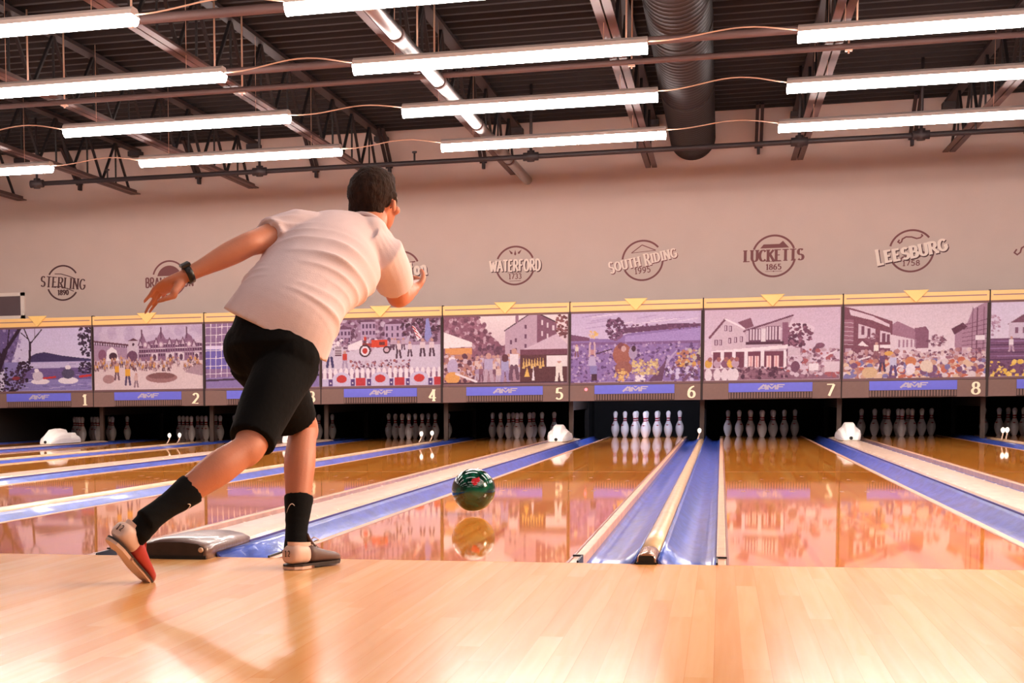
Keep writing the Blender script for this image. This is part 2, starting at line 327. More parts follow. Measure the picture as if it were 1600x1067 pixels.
# ================================================================= lettering drawn as pen strokes
def arc(cx, cy, rx, ry, a0, a1, n=12):
    return [(cx+rx*math.cos(math.radians(a0+(a1-a0)*k/n)), cy+ry*math.sin(math.radians(a0+(a1-a0)*k/n))) for k in range(n+1)]
GL = {
 'A': (.8, [[(0, 0), (.4, 1)], [(.4, 1), (.8, 0)], [(.16, .36), (.64, .36)]]),
 'B': (.7, [[(.1, 0), (.1, 1)], [(.1, 1)]+arc(.36, .76, .22, .24, 90, -90)+[(.1, .52)], [(.1, .52)]+arc(.38, .26, .27, .26, 90, -90)+[(.1, 0)]]),
 'C': (.75, [arc(.42, .5, .36, .5, 45, 315, 16)]),
 'D': (.78, [[(.1, 0), (.1, 1)], [(.1, 1)]+arc(.3, .5, .42, .5, 90, -90)+[(.1, 0)]]),
 'E': (.65, [[(.1, 0), (.1, 1)], [(.1, 1), (.6, 1)], [(.1, .52), (.5, .52)], [(.1, 0), (.62, 0)]]),
 'F': (.62, [[(.1, 0), (.1, 1)], [(.1, 1), (.6, 1)], [(.1, .52), (.48, .52)]]),
 'G': (.8, [arc(.42, .5, .36, .5, 45, 330, 16)+[(.74, .42), (.5, .42)]]),
 'H': (.8, [[(.1, 0), (.1, 1)], [(.7, 0), (.7, 1)], [(.1, .52), (.7, .52)]]),
 'I': (.3, [[(.15, 0), (.15, 1)]]),
 'K': (.76, [[(.1, 0), (.1, 1)], [(.68, 1), (.1, .42)], [(.3, .6), (.72, 0)]]),
 'L': (.62, [[(.1, 0), (.1, 1)], [(.1, 0), (.6, 0)]]),
 'M': (.95, [[(.1, 0), (.1, 1)], [(.1, 1), (.47, .2)], [(.47, .2), (.85, 1)], [(.85, 1), (.85, 0)]]),
 'N': (.8, [[(.1, 0), (.1, 1)], [(.1, 1), (.7, 0)], [(.7, 0), (.7, 1)]]),
 'O': (.84, [arc(.42, .5, .36, .5, 0, 360, 22)]),
 'R': (.74, [[(.1, 0), (.1, 1)], [(.1, 1)]+arc(.38, .75, .24, .25, 90, -90)+[(.1, .5)], [(.35, .5), (.72, 0)]]),
 'S': (.66, [arc(.34, .74, .25, .26, 35, 270, 10)+arc(.34, .25, .27, .25, 90, -145, 10)]),
 'T': (.7, [[(.35, 0), (.35, 1)], [(0, 1), (.7, 1)]]),
 'U': (.78, [[(.1, 1)]+arc(.39, .3, .29, .3, 180, 360, 12)+[(.68, 1)]]),
 'W': (1.05, [[(0, 1), (.27, 0)], [(.27, 0), (.52, .85)], [(.52, .85), (.78, 0)], [(.78, 0), (1.05, 1)]]),
 'a': (.55, [arc(.26, .3, .2, .28, 0, 360, 12), [(.46, 0), (.46, .6)]]),
 'm': (.8, [[(.08, 0), (.08, .62)], arc(.24, .42, .16, .2, 180, 0, 8)+[(.4, 0)], arc(.56, .42, .16, .2, 180, 0, 8)+[(.72, 0)]]),
 'i': (.25, [[(.12, 0), (.12, .62)], [(.12, .8), (.12, .88)]]),
 'l': (.25, [[(.12, 0), (.12, 1)]]),
 't': (.42, [[(.18, .95)]+arc(.32, .15, .14, .15, 180, 290, 6), [(0, .62), (.38, .62)]]),
 'o': (.56, [arc(.27, .31, .21, .29, 0, 360, 14)]),
 'n': (.56, [[(.08, 0), (.08, .62)], arc(.27, .4, .19, .22, 180, 0, 8)+[(.46, 0)]]),
 '0': (.62, [arc(.31, .5, .25, .5, 0, 360, 20)]),
 '1': (.42, [[(.06, .82), (.22, 1)], [(.24, 1), (.24, 0)], [(.06, 0), (.42, 0)]]),
 '2': (.62, [arc(.31, .72, .23, .28, 160, -35, 12)+[(.06, .03), (.56, .03)]]),
 '3': (.6, [arc(.28, .75, .21, .25, 150, -80, 10), arc(.28, .26, .25, .26, 80, -150, 12)]),
 '4': (.62, [[(.42, 0), (.42, 1)], [(.42, 1), (.02, .27)], [(.02, .27), (.62, .27)]]),
 '5': (.6, [[(.54, 1), (.16, 1)], [(.16, 1), (.12, .55)]+arc(.28, .31, .26, .31, 115, -145, 12)]),
 '6': (.62, [arc(.56, .42, .48, .58, 95, 180, 8)+arc(.31, .3, .24, .3, 180, 540, 16)]),
 '7': (.58, [[(.04, 1), (.56, 1)], [(.56, 1), (.2, 0)]]),
 '8': (.6, [arc(.3, .76, .2, .24, 0, 360, 16), arc(.3, .26, .25, .26, 0, 360, 16)]),
 '9': (.62, [arc(.31, .7, .24, .3, 0, 360, 16)+arc(.07, .58, .48, .58, 0, -85, 8)]),
 ' ': (.35, []),
}
def stroke(mb, pts, wx, wz, T, y0, y1, mi):
    """pen stroke: wx = thickness of upright strokes, wz = thickness of level ones; T maps glyph units to (x, z)"""
    P = [Vector((*T(p), 0)) for p in pts]
    L = []; Rr = []
    for i, p in enumerate(P):
        a = P[max(i-1, 0)]; b = P[min(i+1, len(P)-1)]
        if i == len(P)-1 and (P[0]-P[-1]).length < 1e-6: b = P[1]; a = P[-2]
        if i == 0 and (P[0]-P[-1]).length < 1e-6: a = P[-2]
        d = (b-a).normalized(); n = Vector((-d.y, d.x, 0)); h = math.sqrt((wx*n.x)**2+(wz*n.y)**2)/2
        k = 1
        if 0 < i < len(P)-1:
            d1 = (P[i]-P[i-1]).normalized(); c = max(.5, abs(d.dot(d1))); k = 1/c
        L.append(p+n*h*k); Rr.append(p-n*h*k)
    for i in range(len(P)-1):
        mb.prism([(q.x, q.y) for q in (Rr[i], Rr[i+1], L[i+1], L[i])], y0-.0002*(len(mb.f) // 6 % 9), y1, mi)
def text(mb, s, cx, cz, h, width, wx, wz, y0, y1, rot=0, serif=0, mi=0, hf=None, track=.16, bend=0):
    """centred text of total width, cap height h; hf(t)-> height factor along the word; bend lifts the middle"""
    tot = sum(GL[c][0]+track for c in s)-track; sx = width/tot; x = 0; c_, s_ = math.cos(rot), math.sin(rot)
    for ch in s:
        gw, strokes = GL[ch]; tt = (x+gw/2)/tot; k = hf(tt) if hf else 1; dz = bend*(1-(2*tt-1)**2)
        def T(p, x=x, k=k, dz=dz):
            X = (x+p[0])*sx-width/2; Z = (p[1]-.5)*h*k+dz
            return (cx+X*c_-Z*s_, cz+X*s_+Z*c_)
        for st in strokes:
            stroke(mb, st, wx, wz, T, y0, y1, mi)
            if serif:
                for a, b in ((st[0], st[1]), (st[-1], st[-2])):
                    if (abs(a[1]) < .02 or abs(a[1]-1) < .02) and abs(a[1]-b[1]) > 1.2*abs(a[0]-b[0]):
                        q = serif/sx; stroke(mb, [(a[0]-q, a[1]), (a[0]+q, a[1])], wz*1.1, wz*1.1, T, y0, y1, mi)
        x += gw+track
def ring(mb, cx, cz, r, wd, a0, a1, y0, y1, mi=0):
    n = max(6, int(abs(a1-a0)/7)); A = [math.radians(a0+(a1-a0)*k/n) for k in range(n+1)]
    for i in range(n):
        mb.prism([(cx+q*math.cos(t), cz+q*math.sin(t)) for q, t in ((r-wd, A[i]), (r-wd, A[i+1]), (r, A[i+1]), (r, A[i]))], y0, y1, mi)
# ================================================================= town badges on the back wall
BY0, BY1 = -.006, 0.0
def badge(x, label, fn, z=2.70):
    root = empty('wall_badge', (x, WY, z), label=label, cat='sign', group='round town badges on the back wall'); root.scale = (.866,)*3; root.location = (.2394+(x-.2394)*.866, WY, .5733+(z-.5733)*.866)
    fn(root)
def B(root, name, mtl, fn, y0=BY0, y1=BY1):
    m = MB(); fn(m, y0, y1); m.build(name, mtl, root)
def b_sterling(r):
    def f(m, a, b):
        ring(m, 0, 0, .31, .028, 33, 150, a, b); ring(m, 0, 0, .31, .028, 200, 318+8, a, b)
    B(r, 'ring', M_badgedk, f)
    def f(m, a, b):
        stroke(m, [(-.15, .16), (-.03, .155), (.12, .11), (.24, .06)], .012, .014, lambda p: p, a, b, 0); stroke(m, [(-.17, -.06), (-.05, -.06), (.08, -.1), (.2, -.15)], .012, .014, lambda p: p, a, b, 0)
        text(m, 'STERLING', 0, .0, .175, .84, .028, .012, a, b, rot=-.10, serif=.022)
        text(m, '1890', 0, -.165, .085, .2, .022, .01, a, b, serif=.01)
    B(r, 'lettering', M_badgedk, f)
def b_brambleton(r):
    def f(m, a, b):
        ring(m, 0, 0, .31, .028, 15, 165, a, b); ring(m, 0, 0, .31, .028, 200, 340, a, b)
        m.prism([(.22*math.cos(math.radians(t)), -.0+.22*math.sin(math.radians(t))) for t in range(12, 169, 12)], a, b)
    B(r, 'ring', M_badge, f)
    def f(m, a, b): text(m, 'BRAMBLETON', 0, -.06, .16, .86, .026, .022, a, b, track=.14)
    B(r, 'lettering', M_badge, f)
def b_hamilton(r):
    def f(m, a, b):
        ring(m, 0, 0, .30, .03, 25, 160, a, b); ring(m, 0, 0, .30, .03, 205, 325, a, b); stroke(m, [(-.2, .07), (.22, .12)], .02, .02, lambda p: p, a, b, 0)
    B(r, 'ring', M_badge, f)
    def f(m, a, b): text(m, 'Hamilton', 0, -.0, .22, .8, .046, .03, a, b, rot=.06, serif=.03)
    B(r, 'lettering_shadow', M_badgedk, lambda m, a, b: text(m, 'Hamilton', .012, -.014, .22, .8, .05, .034, a, b, rot=.06, serif=.03), -.010, -.006)
    B(r, 'lettering', M_badgewh, f, -.014, -.010)
def b_waterford(r):
    def f(m, a, b):
        ring(m, 0, 0, .315, .028, 22, 158, a, b); ring(m, 0, 0, .315, .028, 195, 345, a, b)
        for dx, ro in ((-.07, .7), (0, 0), (.07, -.7)):
            pts = [(0, .05), (.012, .0), (.018, -.02), (0, -.04), (-.018, -.02), (-.012, 0)]
            m.prism([(dx+x*math.cos(ro)-z*math.sin(ro), .2-abs(dx)*-.2+x*math.sin(ro)+z*math.cos(ro)) for x, z in pts], a, b)
    B(r, 'ring', M_badge, f)
    def f(m, a, b):
        text(m, '1733', 0, -.17, .08, .2, .014, .01, a, b); m.prism([(-.12, -.115), (.1, -.115), (.1, -.107), (-.12, -.107)], a, b); m.prism([(-.09, -.247), (.09, -.247), (.09, -.24), (-.09, -.24)], a, b)
    B(r, 'year', M_badge, f)
    B(r, 'lettering_shadow', M_badgedk, lambda m, a, b: text(m, 'WATERFORD', .013, -.013, .175, .8, .036, .03, a, b, rot=0), -.010, -.006)
    B(r, 'lettering', M_badgewh, lambda m, a, b: text(m, 'WATERFORD', 0, 0, .175, .8, .032, .026, a, b, rot=0), -.014, -.010)
def b_south(r):
    def f(m, a, b):
        ring(m, 0, 0, .32, .028, 40, 175, a, b); ring(m, 0, 0, .32, .028, 208, 372, a, b)
        stroke(m, [(-.17, .12), (-.01, .24)], .012, .014, lambda p: p, a, b, 0); stroke(m, [(-.01, .24), (.2, .15)], .012, .014, lambda p: p, a, b, 0); stroke(m, [(.2, .15), (-.17, .12)], .010, .008, lambda p: p, a, b, 0)
        text(m, '1995', 0, -.15, .09, .24, .014, .012, a, b, rot=.1)
    B(r, 'ring', M_badge, f)
    hf = lambda t: 1.25 if (t < .11 or .45 < t < .6) else .95
    B(r, 'lettering_shadow', M_badge, lambda m, a, b: text(m, 'SOUTH RIDING', .01, -.012, .14, 1.04, .036, .02, a, b, rot=.20, serif=.02, hf=hf), -.010, -.006)
    B(r, 'lettering', M_badgewh, lambda m, a, b: text(m, 'SOUTH RIDING', 0, 0, .14, 1.04, .032, .016, a, b, rot=.20, serif=.02, hf=hf), -.014, -.010)
def b_lucketts(r):
    def f(m, a, b):
        ring(m, 0, 0, .325, .03, 20, 160, a, b); ring(m, 0, 0, .325, .03, 190, 350, a, b)
        m.prism([(-.2, .12), (-.15, .18), (.08, .18), (.13, .225), (.22, .12)], a, b)
        for z in (-.085, -.235): m.prism([(-.12, z), (.12, z), (.12, z+.006), (-.12, z+.006)], a, b); m.prism([(-.015, z+.003), (0, z-.008), (.015, z+.003), (0, z+.014)], a-.001, b)
    B(r, 'ring', M_badge, f)
    B(r, 'lettering', M_badge, lambda m, a, b: (text(m, 'LUCKETTS', 0, .01, .165, .86, .042, .013, a, b, serif=.03, track=.12), text(m, '1865', 0, -.165, .08, .22, .02, .01, a, b, serif=.012)))
def swash(m, x0, z0, k, a, b):
    P = [(x0+k*q, z0+k*s_) for q, s_ in ((-.17, -.02), (-.19, -.05), (-.165, -.07), (-.14, -.05), (-.13, -.01), (-.08, .02), (0, .015), (.07, -.01), (.12, .0), (.15, .03), (.13, .05))]
    stroke(m, P, .022, .02, lambda p: p, a, b, 0)
def b_leesburg(r):
    def f(m, a, b):
        ring(m, 0, 0, .32, .028, 38, 165, a, b); ring(m, 0, 0, .32, .028, 208, 372, a, b); swash(m, .0, .19, 1, a, b); swash(m, .0, -.09, -1, a, b)
        text(m, '1758', 0, -.18, .075, .24, .014, .012, a, b)
    B(r, 'ring', M_badge, f)
    hf = lambda t: 1.35 if t < .12 else 1
    B(r, 'lettering_shadow', M_badgedk, lambda m, a, b: text(m, 'LEESBURG', .012, -.014, .16, .98, .054, .036, a, b, rot=.17, hf=hf, serif=.03, bend=-.02), -.010, -.006)
    B(r, 'lettering', M_badgewh, lambda m, a, b: text(m, 'LEESBURG', 0, 0, .16, .98, .048, .03, a, b, rot=.17, hf=hf, serif=.026, bend=-.02), -.014, -.010)
def b_last(r):
    def f(m, a, b):
        ring(m, 0, 0, .31, .028, 20, 160, a, b); ring(m, 0, 0, .31, .028, 200, 340, a, b); swash(m, -.28, .0, 1.6, a, b)
    B(r, 'ring', M_badge, f)
badge(-10.77, 'round wall badge reading STERLING 1890', b_sterling, 2.691); badge(-8.81, 'round wall badge reading BRAMBLETON, partly behind the hand of the bowler', b_brambleton)
badge(-4.79, 'round wall badge ending in the letters ton, beside the right arm of the bowler', b_hamilton, 2.712); badge(-2.954, 'round wall badge reading WATERFORD 1733', b_waterford, 2.708)
badge(-.974, 'round wall badge reading SOUTH RIDING 1995', b_south, 2.716); badge(.976, 'round wall badge reading LUCKETTS 1865', b_lucketts, 2.712)
badge(2.93, 'round wall badge reading LEESBURG 1758', b_leesburg, 2.714); badge(4.92, 'round wall badge cut off by the right edge, only a swash showing', b_last, 2.714)
# ================================================================= lanes, gutters, dividers, pins
NG, WG, HW = .533, .749, .527       # narrow gap, wide gap, half lane width
LX = {6: -.7935, 7: .7935}
LX[8] = LX[7]+1.803; LX[9] = LX[8]+1.587; LX[5] = LX[6]-1.803; LX[4] = LX[5]-1.587; LX[3] = LX[4]-1.803; LX[2] = LX[3]-1.587; LX[1] = LX[2]-1.803
LEND = 19.2
lane_note = {1: 'one, leftmost, leading to the picture of canoes', 2: 'two, leading to the picture of the yellow crowd', 3: 'three, leading to the picture hidden by the bowler', 4: 'four, crossing between the legs of the bowler', 5: 'five, left of the wide divider with the dark end cover',
             6: 'six, with the green ball rolling on it', 7: 'seven, right of the double blue gutter', 8: 'eight, beyond the wide divider on the right', 9: 'nine, a sliver at the right edge'}
def gutter_bm(x0, x1):       # open trough between x0 and x1, with thickness
    n = 14; top = []; bot = []   # x0 = lane side, x1 = divider side
    for k in range(n+1):
        t = k/n; x = x0+(x1-x0)*t; z = -.034-.026*min(1, (t/.16))**.6+(.078*max(0, (t-.45)/.55)**1.6)
        top.append((x, z)); bot.append((x, z-.012))
    m = MB(); ys = [0.0+i*.8 for i in range(24)]+[LEND]
    m.rings([[(x, y, z) for x, z in top+bot[::-1]] for y in ys], 0, True, True)
    return m
for n, x in LX.items():
    root = empty('bowling_lane', (x, 0, 0), label='polished bowling lane %s' % lane_note[n], cat='bowling lane', group='bowling lanes')
    m = MB(); m.box(-HW, HW, 0.002, LEND, -.06, 0)
    # inlaid marks and the cross joint of the boards
    for k in (-3, -2, -1, 1, 2, 3): m.add([(k*.14-.012, 4.55+.0*abs(k), .0006), (k*.14+.012, 4.55, .0006), (k*.14+.012, 4.62, .0006), (k*.14-.012, 4.62, .0006)], [(0, 1, 2, 3)], 1)
    for k in range(-3, 4):
        yy = 6.1-.22*abs(k)+.5
        m.add([(k*.14-.016, yy-.12, .0006), (k*.14+.016, yy-.12, .0006), (k*.14, yy, .0006)], [(0, 1, 2)], 1)
    m.add([(-HW, 7.3, .0005), (HW, 7.3, .0005), (HW, 7.312, .0005), (-HW, 7.312, .0005)], [(0, 1, 2, 3)], 2)
    m.build('lane_surface', [M_lane, M_brownwood, M_strip], root)
    for s in (-1, 1):
        wide = (s == 1) == (n % 2 == 1)      # odd lanes have the wide divider on their right
        a = HW+.037; b = HW+(.234 if wide else .229)
        g = gutter_bm(s*a, s*b); ll = ['', 'one', 'two', 'three', 'four', 'five', 'six', 'seven', 'eight', 'nine'][n]
        go = g.build('lane_gutter', M_blue, label='blue gutter along the %s side of lane %s' % ('left' if s < 0 else 'right', ll), cat='gutter', group='blue gutters beside the lanes'); go.location = (x, 0, 0)
        m = MB(); m.box(*sorted((s*(HW+.002), s*(HW+.036))), .0, LEND, -.10, .0006)
        m.build('edge_strip', M_strip, root, bevel=.004)
        m = MB(); m.box(*sorted((s*(HW-.007), s*(HW+.0015))), .0, LEND, -.05, .0007); m.build('side_bead', M_brownwood, root)
        m = MB(); q = sorted((s*(HW+.0), s*(HW+.0362)))
        m.box(q[0], q[1], .20, .215, .003, .010); m.box(*sorted((s*(HW+.030), s*(HW+.0363))), 0.0, .215, -.05, .008); m.build('end_clip', M_black, root)
M_rail = mat('rail_violet', (70, 62, 130), .5)
# dividers in the gaps
def divider(n, label):       # between lane n and n+1
    xa = LX[n]+HW if n > 0 else LX[1]-HW-WG; xb = LX[n+1]-HW; xc = (xa+xb)/2; wide = n % 2 == 1
    root = empty('lane_divider', (xc, 0, 0), label=label, cat='divider', group='wide lane dividers' if wide else 'narrow rounded lane dividers')
    if wide:
        hw = .132; pr_ = [(-hw, -.10), (-hw, .022), (-hw+.012, .034), (-.07, .042), (0, .045), (.07, .042), (hw-.012, .034), (hw, .022), (hw, -.10)]
        m = MB(); m.prism(pr_, .46, 16.7); m.build('capping', M_cream, root)
        m = MB(); y = .8
        while y < 16.5: 
            for s in (-1, 1): m.lathe([(0, .007), (.003, .006)], 8, (s*.112, y, .035))
            y += .45
        m.build('screw_heads', M_white, root, kind='stuff')
        for s in (-1, 1):
            m = MB(); m.box(*sorted((s*hw, s*(hw+.006))), .46, 16.7, -.06, .026); m.build('side_rail', M_rail, root)
        # dark end cover at the foul line
        c = MB(); secs = []
        for y, k, zt in ((-.10, .93, .062), (-.09, .98, .072), (-.02, 1.0, .078), (.25, 1.0, .076), (.46, 1.0, .066), (.475, .99, .058)):
            h = .137*k; secs.append([(-h, y, .0), (-h, y, zt*.62), (-h*.78, y, zt*.82), (-h*.4, y, zt*.97), (0, y, zt), (h*.4, y, zt*.97), (h*.78, y, zt*.82), (h, y, zt*.62), (h, y, .0)])
        c.rings(secs, 0, True, True); e = c.build('end_cover', M_hood, root)
        m = MB(); m.prism([(-.118, .012), (.118, .012), (.124, .042), (.10, .056), (.04, .063), (-.04, .063), (-.10, .056), (-.124, .042)], -.1035, -.099); m.build('front_plate', M_frontp, e)
        for s in (-1, 1):
            m = MB(); m.lathe([(0, .010), (.005, .010), (.008, .006)], 10); o = m.build('cover_screw', M_cream, e); o.rotation_euler = (PI/2, 0, 0); o.location = (s*.112, -.1036, .035)
        m = MB(); m.box(-.13, .13, -.106, -.09, .0, .012); m.build('cover_skirt', M_black, e)
    else:
        R = []; k_ = 10
        pr_ = [(-.034, -.08)]+[(.034*math.cos(PI-PI*k/k_), .014+.026*math.sin(PI*k/k_)) for k in range(k_+1)]+[(.034, -.08)]
        m = MB(); m.rings([[(x, y, z) for x, z in pr_] for y in [.27+i*.8 for i in range(20)]+[16.2]], 0, True, True); m.build('rounded_capping', M_cream2, root)
        m = MB(); m.rings([[(x*k, y, max(z*k, -.02)) for x, z in pr_] for y, k in ((.27, .99), (.262, 1.0), (.02, 1.0), (-.015, .9))], 0, True, True); m.build('clear_end_cap', M_chrome2, root)
        m = MB(); m.box(-.026, .026, -.02, -.012, .0, .03); m.box(-.034, .034, -.022, .01, 0, .008); m.build('cap_foot', M_black, root)
M_frontp = mat('dark_front', (46, 32, 32), .4, var=.3, vscale=30)
M_hood = mat('smoked_cover', (104, 80, 74), .3, coat=.4, var=.25, vscale=9, bump=.2, bscale=40)
M_cream2 = mat('worn_capping', (222, 182, 140), .35, var=.18, vscale=7, stretch=(2, 1, 1), coat=.3)
M_chrome2 = mat('copper_cap', (190, 150, 130), .2, metal=.7)
divider(0, 'wide lane divider at the far left edge, left of lane 1'); divider(1, 'wide cream lane divider carrying the leftmost white hood'); divider(2, 'narrow lane divider between lanes 2 and 3'); divider(3, 'wide cream lane divider between lanes 3 and 4')
divider(4, 'narrow lane divider between lanes 4 and 5'); divider(5, 'wide cream lane divider with a dark end cover behind the trailing shoe'); divider(6, 'narrow rounded divider between two blue gutters, its end facing the camera'); divider(7, 'wide cream lane divider crossing the lower right edge'); divider(8, 'narrow lane divider between lanes 8 and 9, far right')
# white hoods on the wide dividers
def hood(x, label):
    root = empty('divider_hood', (x, 15.0, .0455), label=label, cat='hood', group='white plastic hoods on the wide dividers')
    m = MB(); S = []
    for y, k, q in ((-.34, .62, .25), (-.25, .85, .62), (-.1, .97, .93), (.1, 1, 1), (.3, .95, .9)):
        P = [(-.125, 0), (-.13, .07), (-.12, .12), (-.10, .135), (-.075, .155), (-.05, .205), (.05, .205), (.075, .155), (.10, .135), (.12, .12), (.13, .07), (.125, 0)]
        S.append([(a*k, y, b*q) for a, b in P])
    m.rings(S, 0, False, True); m.build('hood_shell', M_white, root, bevel=.008)
    m = MB(); S = []
    for y, q in ((.28, .7), (.34, .62), (.5, .66), (.62, .68), (.66, .5)): S.append([(a*.92, y, b*q) for a, b in P])
    m.rings(S, 0, False, True); m.build('rear_cover', M_white, root, bevel=.006)
    m = MB(); m.lathe([(0, .022), (.02, .02)], 12); o = m.build('key_hole', M_black, root); o.rotation_euler = (PI/2, 0, 0); o.location = (.0, -.325, .028)
for n, lab in ((1, 'white plastic hood on the divider at the far left, below the number 1'), (3, 'white plastic hood on the divider hidden behind the bowler'), (5, 'white plastic hood on the divider below the number 5'), (7, 'white plastic hood on the divider below the number 7, right side')):
    hood((LX[n]+LX[n+1])/2, lab)
# little lamps on the divider ends
M_bulb = mat('lamp_bulb', (255, 244, 230), .3, emit=1.0, emcol=(255, 236, 214))
def dlamp(x, y, label):
    root = empty('divider_lamp', (x, y, .04), label=label, cat='lamp', group='small white lamps on the divider ends')
    m = MB(); m.tube([(-.02, -.06, .0), (-.01, -.02, .03), (0, 0, .06), (0, 0, .09)], .008, 8); m.build('stem', M_cream, root)
    m = MB(); m.lathe([(0, .008), (.012, .018), (.03, .024), (.048, .022), (.06, .012), (.064, .003)], 14, (0, 0, .075)); m.build('bulb', M_bulb, root)
for x, y, lab in ((-10.17, 15.0, 'small white lamp on a stalk, far left beside the white hood'), (-6.82, 15.0, 'left of two small lamps by the pins of lane 2'), (-6.71, 15.1, 'right of two small lamps by the pins of lane 2'),
                  (-3.42, 15.0, 'left of two small lamps in front of the lane 4 pins'), (-3.35, 15.4, 'right of two small lamps in front of the lane 4 pins'), (-.02, 15.9, 'single small white lamp at the far end of the double gutter'),
                  (3.36, 15.0, 'left of two small lamps at the right edge by the lane 9 pins'), (3.42, 15.1, 'right of two small lamps at the right edge by the lane 9 pins')):
    dlamp(x, y, lab)
M_kickd = mat('kickback_dark', (26, 18, 15), .8)
# pin areas: partitions, curtain, added light blocker
for n in range(0, 10):
    x = -10.17 if n == 0 else (LX[n]+LX[n+1])/2 if n < 9 else LX[9]+.9
    where = ['left of lane one', 'between lanes one and two', 'between lanes two and three', 'between lanes three and four', 'between lanes four and five', 'between lanes five and six', 'between lanes six and seven', 'between lanes seven and eight', 'between lanes eight and nine', 'right of lane nine'][n]
    rt = empty('pin_area_partition', (x, 16.78, -.15), label='brown upright partition post standing %s' % where, cat='partition', group='pin area partitions')
    m = MB(); m.box(-.028, .028, 0, .06, 0, 1.65); m.build('front_post', M_kick, rt)
    m = MB(); m.box(-.02, .02, .06, 2.7, 0, .14); m.box(-.02, .02, .06, 2.7, .565 if 0 < n < 9 else .14, 1.65); m.build('side_rail', M_kickd, rt)  # upper panels shaped to keep the pin lamp off neighbouring lanes, ends closed
    m = MB(); m.box(-.03, .03, 2.7, 3.82, 0, 1.65); m.build('rear_panel', M_kickd, rt)
m = MB(); m.box(-10.2, 5.2, 20.6, 20.64, -.15, 1.78); m.build('pit_curtain', M_pit, label='black curtain closing the dark pin area behind the pins', cat='curtain')
m = MB(); m.box(-10.2, 5.2, 16.7, 20.6, 1.5, 1.54); m.build('light_blocker', M_pit, label='dark flat panel added above the pins to keep light out', cat='cover')  # unseen panel added so light from above does not reach the pins
PROF = [(0, 1.0), (.1, 1.08), (.75, 1.41), (2.25, 1.95), (3.375, 2.26), (4.5, 2.385), (5.875, 2.28), (7.25, 1.85), (8.0, 1.5), (8.625, 1.235), (9.2, 1.03), (9.5, .98), (9.8, .925), (10, .9), (10.3, .905), (10.7, .925), (11.1, .96), (11.75, 1.045), (12.625, 1.2), (13.5, 1.275), (14.1, 1.15), (14.55, .9), (14.85, .5), (14.98, .12)]
IN = .0254
m = MB(); m.lathe([(a*IN, b*IN) for a, b in PROF], 24, mfun=lambda z: 1 if 9.2*IN < z < 9.8*IN or 10.3*IN < z < 11.1*IN else 0)
m.prism([(-.026, .178), (-.004, .184), (.026, .178), (.006, .171), (-.004, .166), (-.008, .172)], -.0595, -.045, 1)
pin_me = m.mesh('bowling_pin', [M_pin, M_pinred])
NW = ['zero', 'one', 'two', 'three', 'four', 'five', 'six', 'seven', 'eight', 'nine']
rowname_ = ['front row', 'second row', 'third row', 'back row']; posname = {1: ['alone'], 2: ['left', 'right'], 3: ['left', 'middle', 'right'], 4: ['far left', 'inner left', 'inner right', 'far right']}
for n, x in LX.items():
    for r in range(4):
        for k in range(r+1):
            o = bpy.data.objects.new('bowling_pin', pin_me); COL.objects.link(o); o.location = (x+(k-r/2)*.3048, 18.29+r*.264, .0008)
            o.rotation_euler = (0, 0, (rnd.random()-.5)*1.6)
            ld = 'brightly lit white' if n == 6 else 'dim white'
            tag(o, '%s bowling pin of lane %s, %s, %s' % (ld, NW[n], rowname_[r], posname[r+1][k]), 'bowling pin', 'bowling pins of lane %d' % n)
# the one pin light that is on
root = empty('pin_light', (LX[6], 17.25, .98), label='small lit strip lamp above the pins of lane 6', cat='light')
m = MB(); m.tube([(-.4, 0, .05), (-.4, 0, .519)], .006, 6); m.tube([(.4, 0, .05), (.4, 0, .519)], .006, 6); m.build('hanger_rod', M_darksteel, root)
m = MB(); m.box(-.55, .55, -.04, .04, 0, .05); m.build('housing', M_housing, root)
m = MB(); m.tube([(-.52, 0, -.02), (.52, 0, -.02)], .018, 10); m.build('tube', mat('pin_tube', (220, 228, 255), .4, emit=150, emcol=(214, 224, 255)), root)
